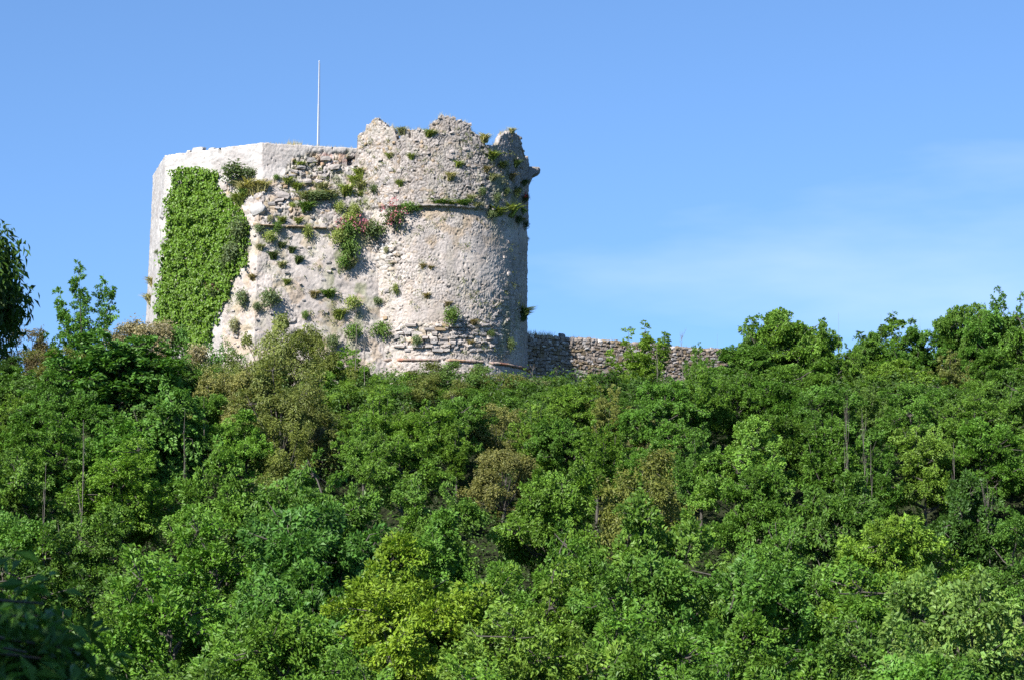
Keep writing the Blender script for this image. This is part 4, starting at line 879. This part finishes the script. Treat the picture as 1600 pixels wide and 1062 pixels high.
def wall_plant(px, py, kind, size, c, label, S, stretch=(1, 1, 1), flower=None):
    global kcount
    kcount += 1; p, n = spot(px, py, S); s = size * 0.05
    nm = {'bush': 'wall_bush', 'tuft': 'grass_tuft', 'flower': 'flowering_bush'}[kind]
    me = {'bush': BUSH, 'tuft': TUFT, 'flower': BUSH}[kind][kcount % 3]
    o = link(nm, me); o.location = p - n * 0.04; o.rotation_euler = (0, 0, math.atan2(n[1], n[0]) + math.pi / 2 + rt.uniform(-0.3, 0.3)); o.scale = (s * stretch[0], s * stretch[1], s * stretch[2])
    j = rt.uniform(0.9, 1.1); o.color = (c[0] * j, c[1] * j, c[2] * j, 1)
    tag(o, label, {'bush': 'bush', 'tuft': 'grass', 'flower': 'flower'}[kind], 'plants rooted in the castle walls')
    if kind == 'flower':
        b = link('blossom', BLOS[kcount % 2], parent=o)
    return o
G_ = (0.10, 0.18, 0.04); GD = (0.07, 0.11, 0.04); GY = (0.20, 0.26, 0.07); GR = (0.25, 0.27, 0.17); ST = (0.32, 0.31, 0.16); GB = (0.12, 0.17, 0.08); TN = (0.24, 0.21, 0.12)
for a in [
    (375, 273, 'bush', 54, GD, 'dark bush on the broken stub beside the top of the ivy', S_K, (1.1, 1, 0.75)), (392, 272, 'bush', 26, GD, 'small dark bush spilling from the broken stub over white masonry', S_K),
    (386, 305, 'tuft', 34, ST, 'tall straw-coloured grass slope between ivy and white boulder', S_K, (1.3, 1, 1)), (398, 302, 'tuft', 28, ST, 'straw grass right against the white boulder top', S_K), (374, 322, 'tuft', 30, GY, 'green grass edge beside the ivy bulge', S_K), (384, 300, 'bush', 24, G_, 'green bush under the dark stub bush', S_K),
    (384, 362, 'bush', 44, GB, 'dull green bush bulging from the ivy by the thin ledge', S_K, (1, 1, 1)), (371, 395, 'bush', 40, GB, 'dull green bush at the ivy edge halfway down', S_K), (360, 412, 'bush', 34, GB, 'dull green bush at the ivy edge above the pink flower', S_K),
    (478, 331, 'tuft', 26, G_, 'round dark green tuft under the ledge boulders', S_K, (1.3, 1, 0.9)), (496, 309, 'bush', 40, GB, 'broad light bush on the grassy keep shelf', S_K, (1.6, 1, 0.5)), (480, 315, 'tuft', 28, GR, 'grey grass hanging over the keep shelf', S_K, (1.5, 1, 0.8)), (512, 312, 'tuft', 26, GR, 'silvery grass at the far end of the keep shelf', S_K, (1.4, 1, 0.8)),
    (463, 300, 'tuft', 22, GY, 'yellow-green weed beside the shelf stones', S_K), (456, 322, 'bush', 14, GY, 'small yellowish weed under the shelf', S_K), (421, 341, 'bush', 12, GR, 'tiny grey weed below the white boulder', S_K), (432, 278, 'bush', 13, G_, 'tiny weed at the lower edge of the white masonry', S_K), (468, 265, 'tuft', 18, GY, 'weed in the upper keep rubble', S_K),
    (434, 356, 'bush', 22, G_, 'weed growing on the thin ledge', S_K), (420, 372, 'bush', 26, GY, 'bright weed hanging under the thin ledge', S_K), (481, 365, 'bush', 24, GY, 'bright weed under the far end of the ledge', S_K, (0.8, 1, 1.3)), (426, 405, 'tuft', 18, GD, 'dry dark tuft on the upper scarp', S_K), (455, 396, 'tuft', 16, GD, 'dry tuft in the middle of the scarp', S_K), (466, 412, 'tuft', 18, GD, 'drooping dark tuft beside the smooth plaster', S_K),
    (384, 466, 'bush', 30, GB, 'grey-green bush low on the scarp nearest the ivy', S_K), (424, 468, 'bush', 36, GB, 'darker round bush low on the scarp', S_K, (1, 1, 1.1)), (400, 480, 'bush', 18, GB, 'small bush between the two low scarp bushes', S_K), (372, 508, 'bush', 26, GR, 'greyish bush near the scarp foot', S_K), (490, 466, 'tuft', 18, TN, 'brownish tuft on the lower scarp', S_K), (513, 466, 'tuft', 24, G_, 'green tuft on the lower scarp near the crevice', S_K, (1.2, 1, 0.8)), (476, 492, 'bush', 16, G_, 'little bush above the olive oak', S_K),
    (552, 252, 'tuft', 12, GR, 'dry weed in the square opening', S_K), (540, 306, 'tuft', 26, GY, 'grass at the top of the crevice', S_K), (530, 325, 'bush', 24, GY, 'light weed beside the pink flowers', S_K), (528, 372, 'bush', 34, GY, 'light green plant below the pink crevice flowers', S_K), (545, 392, 'bush', 44, G_, 'leafy plant filling the crevice', S_K, (0.8, 1, 1.2)), (548, 345, 'bush', 34, GY, 'yellow-green plant in the crevice behind the flowers', S_K), (535, 410, 'bush', 28, G_, 'leafy weed low in the crevice', S_K),
    (547, 362, 'flower', 36, G_, 'pink flowering plant high in the crevice', S_K, (1, 1, 1.1)), (572, 358, 'flower', 32, GD, 'dusky pink flowering plant at the tower side of the crevice', S_T), (590, 362, 'bush', 38, GD, 'dark bush between two pink flowering plants', S_T, (1, 1, 1.1)), (620, 342, 'flower', 40, GD, 'largest pink flowering plant under the string course', S_T), (338, 456, 'flower', 22, GD, 'dark pink flower standing out of the ivy', S_K),
    (640, 326, 'bush', 30, G_, 'green bush at the string course above the largest pink plant', S_T, (1.3, 1, 0.8)), (688, 323, 'tuft', 22, G_, 'grass hummock on the middle of the string course', S_T, (1.5, 1, 0.8)), (722, 322, 'tuft', 19, G_, 'grass hummock further along the string course', S_T, (1.3, 1, 0.8)), (704, 324, 'tuft', 20, GY, 'small grass between two string course hummocks', S_T, (1.4, 1, 0.7)), (744, 328, 'tuft', 18, GR, 'pale weed at the string course end', S_T),
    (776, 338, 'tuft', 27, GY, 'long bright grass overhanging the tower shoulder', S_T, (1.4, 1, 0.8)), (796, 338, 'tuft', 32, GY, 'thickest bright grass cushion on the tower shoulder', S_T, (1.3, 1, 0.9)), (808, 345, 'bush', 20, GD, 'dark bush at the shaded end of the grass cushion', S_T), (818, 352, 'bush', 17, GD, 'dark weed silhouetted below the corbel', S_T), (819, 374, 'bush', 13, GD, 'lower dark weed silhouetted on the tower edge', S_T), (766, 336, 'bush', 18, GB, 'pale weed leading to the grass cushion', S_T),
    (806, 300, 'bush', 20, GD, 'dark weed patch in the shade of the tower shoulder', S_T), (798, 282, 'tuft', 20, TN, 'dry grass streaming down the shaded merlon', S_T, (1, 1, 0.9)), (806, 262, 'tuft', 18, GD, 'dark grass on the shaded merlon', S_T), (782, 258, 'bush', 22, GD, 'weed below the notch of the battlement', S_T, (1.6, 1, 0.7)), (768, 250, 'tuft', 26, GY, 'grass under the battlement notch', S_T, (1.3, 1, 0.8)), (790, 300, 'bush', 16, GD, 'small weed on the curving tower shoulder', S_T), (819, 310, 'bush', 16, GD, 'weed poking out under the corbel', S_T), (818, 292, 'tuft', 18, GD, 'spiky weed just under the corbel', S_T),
    (672, 214, 'tuft', 20, GY, 'grass tuft below the highest merlon', S_T, (1.2, 1, 0.8)), (608, 250, 'tuft', 15, GY, 'small yellow tuft on the upper tower', S_T), (642, 250, 'tuft', 15, GY, 'small tuft beside the dark pit on the upper tower', S_T), (716, 264, 'tuft', 18, GY, 'small tuft midway up the upper tower', S_T), (703, 282, 'tuft', 18, ST, 'straw tuft on the upper tower plaster', S_T), (625, 292, 'tuft', 16, GY, 'tuft by the ochre streak', S_T), (586, 296, 'bush', 18, GD, 'dark weed near the tower edge by the keep', S_T), (626, 212, 'tuft', 18, GR, 'grey grass in the battlement gap', S_T), (800, 209, 'tuft', 14, ST, 'dry wisps on top of the shaded merlon', S_T), (757, 222, 'tuft', 20, ST, 'long dry wisps in the battlement notch', S_T),
    (562, 282, 'tuft', 24, GY, 'weed in the joint between keep and upper tower', S_T, (0.8, 1, 1.2)), (560, 316, 'tuft', 26, GY, 'longer weed lower in the joint of keep and tower', S_T), (568, 338, 'bush', 26, GY, 'yellow-green weed above the dusky pink plant', S_T),
    (703, 494, 'bush', 36, G_, 'dark green bush alone on the tower belly', S_T, (1, 1, 0.9)), (700, 480, 'tuft', 14, TN, 'dry tuft topping the bush on the tower belly', S_T), (667, 467, 'tuft', 14, TN, 'brownish tuft on the tower belly', S_T), (660, 420, 'tuft', 11, TN, 'tiny tuft on the middle of the tower', S_T), (673, 422, 'tuft', 11, TN, 'tiny tuft beside another on the middle of the tower', S_T), (619, 452, 'bush', 18, GY, 'yellow-green weed on the lighter tower rubble', S_T, (0.7, 1, 1.2)), (605, 390, 'bush', 13, GR, 'grey weed on the whitish patch', S_T), (592, 472, 'bush', 18, GB, 'weed on the lower tower near the crevice', S_T),
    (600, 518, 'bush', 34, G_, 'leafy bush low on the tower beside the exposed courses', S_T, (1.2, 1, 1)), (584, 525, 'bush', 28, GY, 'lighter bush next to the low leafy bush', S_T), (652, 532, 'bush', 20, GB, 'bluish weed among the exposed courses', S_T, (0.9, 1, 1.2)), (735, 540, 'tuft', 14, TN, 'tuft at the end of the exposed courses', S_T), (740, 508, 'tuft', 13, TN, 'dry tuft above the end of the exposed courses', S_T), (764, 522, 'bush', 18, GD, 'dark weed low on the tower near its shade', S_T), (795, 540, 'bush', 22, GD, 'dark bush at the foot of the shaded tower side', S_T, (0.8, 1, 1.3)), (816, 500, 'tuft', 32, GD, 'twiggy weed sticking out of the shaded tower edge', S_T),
    (560, 424, 'bush', 40, G_, 'dense green bush in the joint below the pink plants', S_T, (0.8, 1, 1.1)), (552, 455, 'bush', 28, G_, 'trailing weed in the joint lower down', S_T, (0.7, 1, 1.3)), (556, 495, 'bush', 32, GY, 'trailing bright weed near the joint foot', S_T, (0.7, 1, 1.4)), (548, 520, 'bush', 34, G_, 'leafy weed at the joint foot', S_K),
    (247, 395, 'bush', 12, GB, 'little weed on the eroded corner beside the ivy', S_K), (238, 448, 'tuft', 22, ST, 'pale grass plume on the far corner of the keep', S_K), (234, 475, 'tuft', 24, ST, 'lower pale grass plume on the far corner of the keep', S_K),
]: wall_plant(*a)
for px, py, sz, k, c, lab, S in (
    (566, 300, 26, 'tuft', GR, 'silvery weed high in the tower joint', S_T), (554, 290, 22, 'tuft', GY, 'grass at the keep side of the joint under the opening', S_K), (565, 330, 24, 'tuft', GY, 'grass in the joint just above the pink plants', S_T), (552, 330, 26, 'bush', GY, 'light weed behind the pink crevice flowers', S_K),
    (545, 420, 26, 'tuft', GR, 'grey grass hanging in the middle of the crevice', S_K), (552, 475, 30, 'bush', GY, 'pale trailing weed on the lower crevice', S_K), (565, 470, 26, 'bush', GB, 'dull weed at the tower side of the lower crevice', S_T), (560, 540, 34, 'bush', GY, 'pale leafy weed at the crevice foot', S_T), (530, 500, 26, 'tuft', GY, 'grass on the scarp near the crevice foot', S_K),
    (575, 545, 30, 'bush', G_, 'green weed at the start of the brick moulding', S_T), (520, 535, 30, 'bush', GB, 'dull bush at the scarp foot by the crevice', S_K), (734, 318, 20, 'tuft', GR, 'dry grass above the string course', S_T),
    (502, 302, 24, 'tuft', GR, 'feathery grass behind the shelf stones', S_K), (448, 290, 18, 'tuft', GY, 'grass above the shelf stones', S_K), (410, 300, 26, 'tuft', ST, 'straw grass above the white boulder', S_K), (440, 350, 16, 'tuft', GY, 'grass fringe along the thin ledge', S_K), (465, 352, 16, 'tuft', GY, 'second grass fringe along the thin ledge', S_K), (404, 358, 20, 'bush', GB, 'weed at the ivy end of the thin ledge', S_K),
    (440, 420, 16, 'tuft', GR, 'grey tuft on the mid scarp', S_K), (448, 445, 14, 'tuft', GY, 'small tuft low on the scarp', S_K), (407, 392, 16, 'tuft', GR, 'grey tuft on the scarp near the ivy', S_K), (395, 440, 16, 'tuft', TN, 'dry tuft beside the ivy edge', S_K), (440, 388, 14, 'tuft', GB, 'dull tuft under the ledge middle', S_K),
    (750, 300, 18, 'bush', GD, 'mossy weed on the upper tower curve', S_T), (770, 285, 20, 'tuft', GR, 'grey grass on the upper tower curve', S_T), (775, 310, 18, 'bush', GB, 'dull weed above the grass cushion', S_T), (760, 270, 16, 'tuft', TN, 'dry tuft on the upper tower curve', S_T), (815, 330, 15, 'bush', G_, 'green weed in shade above the grass cushion', S_T)):
    wall_plant(px, py, k, sz, c, lab, S)
o = wall_plant(817, 311, 'flower', 14, GD, 'small red flower at the shaded tower edge', S_T)
o.children[0].material_slots[0].link = 'OBJECT'; o.children[0].material_slots[0].material = M_RED
# tiny weeds sprouting from countless joints
r = np.random.RandomState(41); acc = []
for S, box, k in ((S_T, (562, 815, 200, 560), 420), (S_K, (346, 560, 245, 540), 420)):
    for _ in range(k):
        px, py = r.uniform(box[0], box[1]), r.uniform(box[2], box[3])
        if S is S_K and (px < np.interp(py, [300, 350, 520], [352, 394, 342]) or py < np.interp(px, [345, 440, 452, 470, 560], [295, 290, 262, 246, 243])): continue
        if vnoise(np.array(px / 26), np.array(py / 26), 5) < 0.45: continue
        p, n = spot(px, py, S); acc.append((p, n))
cp = np.array([a[0] for a in acc]); cn_ = np.array([a[1] for a in acc])
a = clump_leaves(r, cp + cn_ * 0.06, nrm(cn_ + np.array([0, 0, 0.8])), r.uniform(0.08, 0.22, len(cp)), 16, 0.7, 0.13, 0.35, 0.7)
o = link('wall_weeds', leaf_mesh('wall_weeds', *a), M_LEAF); o.color = (0.12, 0.15, 0.045, 1); tag(o, 'tiny weeds sprouting from the joints of the ruined masonry', 'weeds', kind='stuff')
# dry grass along the wall heads
r = np.random.RandomState(43); bl = []
def head_grass(pts, n, ln):
    i = r.randint(0, len(pts), n); b = pts[i] + r.normal(size=(n, 3)) * np.array([0.06, 0.1, 0.02]); L = ln * r.uniform(0.3, 1.1, n); d = nrm(np.c_[r.normal(size=(n, 2)) * 0.35, np.ones(n)]) * L[:, None]
    s = np.c_[r.uniform(0.008, 0.016, n), np.zeros(n), np.zeros(n)]; bl.append(np.stack([b - s, b + s, b + d], 1).reshape(-1, 3))
hk = [PB * (1 - t) + PC * t + np.array([0, 0.4, 0]) for t in np.linspace(0.05, 0.95, 60)]; head_grass(np.array(hk), 160, 0.3); head_grass(np.array(hk[14:24]), 130, 0.55)
head_grass(np.c_[wx, wy, wz][:24] - nw[:24] * 0.3, 260, 0.5); head_grass(np.c_[wx, wy, wz][20:120] - nw[20:120] * 0.3, 120, 0.25)
kk = [k for k in range(nT) if -0.6 < thw[k] < 1.3]; head_grass(Vin[0][kk], 420, 0.4)
V = np.concatenate(bl); o = link('dry_grass', mesh_np('dry_grass', V, np.arange(len(V)).reshape(-1, 3), attrs={'var': np.repeat(r.rand(len(V) // 3), 3)}), M_BLADE); o.color = (0.3, 0.27, 0.14, 1)
tag(o, 'wispy dry grass along the tops of the walls', 'grass', kind='stuff')

# ------------------------------------------------------------------ bare stems
def bare_stem(seed, H=6.0, nb=13, lean=0.15, up=0.9):
    r = np.random.RandomState(seed); g_ = Geo(); k = 7
    tp = np.c_[np.cumsum(r.normal(size=(k, 2)) * 0.09 + np.array([lean * 0.2, 0]), 0), np.linspace(0, H, k)]; g_.tube(tp, np.linspace(0.065, 0.012, k), 6)
    for j in range(nb):
        z = H * r.uniform(0.3, 0.95); p = np.array([np.interp(z, tp[:, 2], tp[:, 0]), np.interp(z, tp[:, 2], tp[:, 1]), z]); ph = r.uniform(0, 6.28); L = H * r.uniform(0.08, 0.22)
        d = nrm(np.array([math.cos(ph), math.sin(ph), up + r.uniform(0, 0.8)])); q = p + d * L * 0.5; e = q + nrm(d + np.array([0, 0, 0.5]) + r.normal(size=3) * 0.3) * L * 0.6
        g_.tube([p, q, e], [0.022, 0.015, 0.006], 4)
        for _ in range(2):
            f = q + nrm(d + r.normal(size=3) * 0.7) * L * 0.45; g_.tube([q, (q + f) / 2 + r.normal(size=3) * 0.02, f], [0.012, 0.009, 0.004], 3)
    m_ = g_.mesh('bare_stem'); m_.materials.append(M_DEAD); return m_
BARE = [bare_stem(1), bare_stem(2, nb=5, up=2.0), bare_stem(3, nb=13, lean=0.5), bare_stem(4, nb=3, up=2.5)]
for px, top, bot, Y, k, lab, thick in [
    (1309, 488, 600, -7.5, 3, 'tall bare pole of a dead sapling on the skyline', 1.0), (1068, 520, 655, -6, 0, 'dead branching stem in front of the sunlit curtain wall', 1.1), (1120, 520, 600, -5, 3, 'short bare shoot showing above the curtain wall', 0.6), (1376, 490, 600, -4, 3, 'thin bare shoot among the airy skyline trees', 0.5), (1437, 495, 600, -4, 1, 'bare twig tip beside the airy skyline tree', 0.5),
    (556, 470, 690, -14.5, 1, 'pale dead stem in front of the crevice', 1.3), (572, 480, 690, -15, 1, 'second pale dead stem beside the crevice stem', 1.0), (498, 590, 650, -19, 2, 'dead stem in the dark hollow by the olive oak', 0.8), (706, 618, 745, -33, 0, 'forked dead sapling below the tower', 0.8), (724, 620, 730, -33, 1, 'straight dead sapling next to the forked one', 0.7), (836, 572, 668, -10, 2, 'bare twiggy shrub in front of the shaded wall', 0.9), (866, 575, 650, -9, 2, 'smaller bare shrub at the shadow edge', 0.6),
    (897, 640, 740, -32, 1, 'thin dead stem under the fresh bushes', 0.7), (1138, 598, 680, -24, 2, 'crooked dead sapling below the vanishing wall', 0.8), (1025, 540, 668, -8, 1, 'straight grey stem of a sapling against the wall', 1.1), (1318, 690, 812, -58, 1, 'bare stem, first of the three standing together', 0.9), (1332, 640, 818, -58, 0, 'tallest bare stem of the three standing together', 0.9), (1360, 688, 800, -57, 1, 'last bare stem of the three standing together', 0.8), (1345, 660, 790, -56, 2, 'grey leafless sapling behind the three stems', 0.7),
    (127, 655, 790, -60, 1, 'brown bare trunk between the layered trees on the ivy side', 1.6), (75, 722, 830, -66, 1, 'bare trunk standing lower than the brown one', 1.4), (1492, 690, 760, -55, 1, 'short bare trunk near the far end of the ridge', 1.2), (1548, 770, 830, -66, 2, 'leaning dead branch in the dark gap', 1.2), (290, 640, 720, -48, 1, 'bare stem in the gap under the large-leaved trees', 1.0), (318, 620, 710, -42, 1, 'bare stem under the tan flowering oak', 1.0)]:
    t_ = at(px, top, Y); b_ = np.array([t_[0], Y, float(hill(t_[0], Y)) - 0.1]); h = t_[2] - b_[2]
    o = link('bare_sapling', BARE[k], loc=b_); o.scale = (thick * 0.42, thick * 0.42, h / 6); o.rotation_euler = (0, 0, rt.uniform(0, 6.28)); tag(o, lab, 'dead sapling', 'bare stems among the trees')

# ------------------------------------------------------------------ near trees at the edge of the view
def near_tree(name, label, base, crown_c, rad, nclump, rcl, per, leaf, aspect, colr, extra=None, seed=1, trunk_r=0.2):
    r = np.random.RandomState(seed); g_ = Geo(); base = np.array(base, float); cc = np.array(crown_c, float); rad = np.array(rad, float)
    mid = (base + cc) / 2 + np.array([0.1, 0.1, 0]); g_.tube([base, mid, cc, cc + np.array([0, 0, rad[2] * 0.5])], [trunk_r, trunk_r * 0.8, trunk_r * 0.55, trunk_r * 0.2], 8)
    v = nrm(r.normal(size=(nclump, 3))); c = cc + v * rad * (r.uniform(0.35, 1.0, (nclump, 1)) ** 0.5); rr = rcl * r.uniform(0.7, 1.3, nclump)
    if extra is not None: c = np.concatenate([c, extra]); v = np.concatenate([v, nrm(r.normal(size=(len(extra), 3)) + np.array([0.3, 0, 0.6]))]); rr = np.r_[rr, rcl * r.uniform(0.3, 0.55, len(extra))]
    for k in range(0, len(c), 3):
        o0 = cc + np.array([0, 0, r.uniform(-0.5, 0.4) * rad[2]]) if extra is None or k < nclump else mid
        g_.tube([o0, (o0 + c[k]) / 2 + r.normal(size=3) * 0.15, c[k]], [trunk_r * 0.25, trunk_r * 0.14, trunk_r * 0.04], 4)
    a = clump_leaves(r, c, nrm(v + np.array([0, 0, 0.5])), rr, per, 0.5, leaf, aspect, 0.6, 0.6)
    root = tag(link(name, None, loc=base), label, 'tree')
    child_world('trunk', g_.mesh('trunk'), M_BARK, root); cr_ = child_world('crown', leaf_mesh('crown', *a), M_LEAF, root); cr_.color = (*colr, 1)
    return root
d60 = -140.0
cc = at(-298, 432, d60); near_tree('chestnut_tree', 'dark leafy tree whose branch tips enter beside the pale sky', (cc[0] - 0.3, d60, float(hill(cc[0], d60))), cc, (5.0, 4.6, 2.8), 760, 0.5, 105, 0.25, 0.36, (0.045, 0.10, 0.018), seed=71, trunk_r=0.28)  # crown enlarged out of view so its visible edge falls in self-shade
b0 = at(-60, 1130, -186.0); r = np.random.RandomState(9); ex = b0 + nrm(r.normal(size=(150, 3))) * np.array([0.95, 0.9, 0.80]) * (r.rand(150, 1) ** 0.4)
near_tree('overhanging_tree', 'blurred dark branches of a very near tree at the bottom corner', (-5.6, -190.5, float(hill(-5.6, -190.5)) - 0.2), (-6.6, -192.2, 4.0), (3.3, 3.0, 2.6), 150, 0.55, 75, 0.15, 0.42, (0.06, 0.15, 0.03), ex, 73, 0.16)  # unseen main crown added toward the sun to shade the low bough
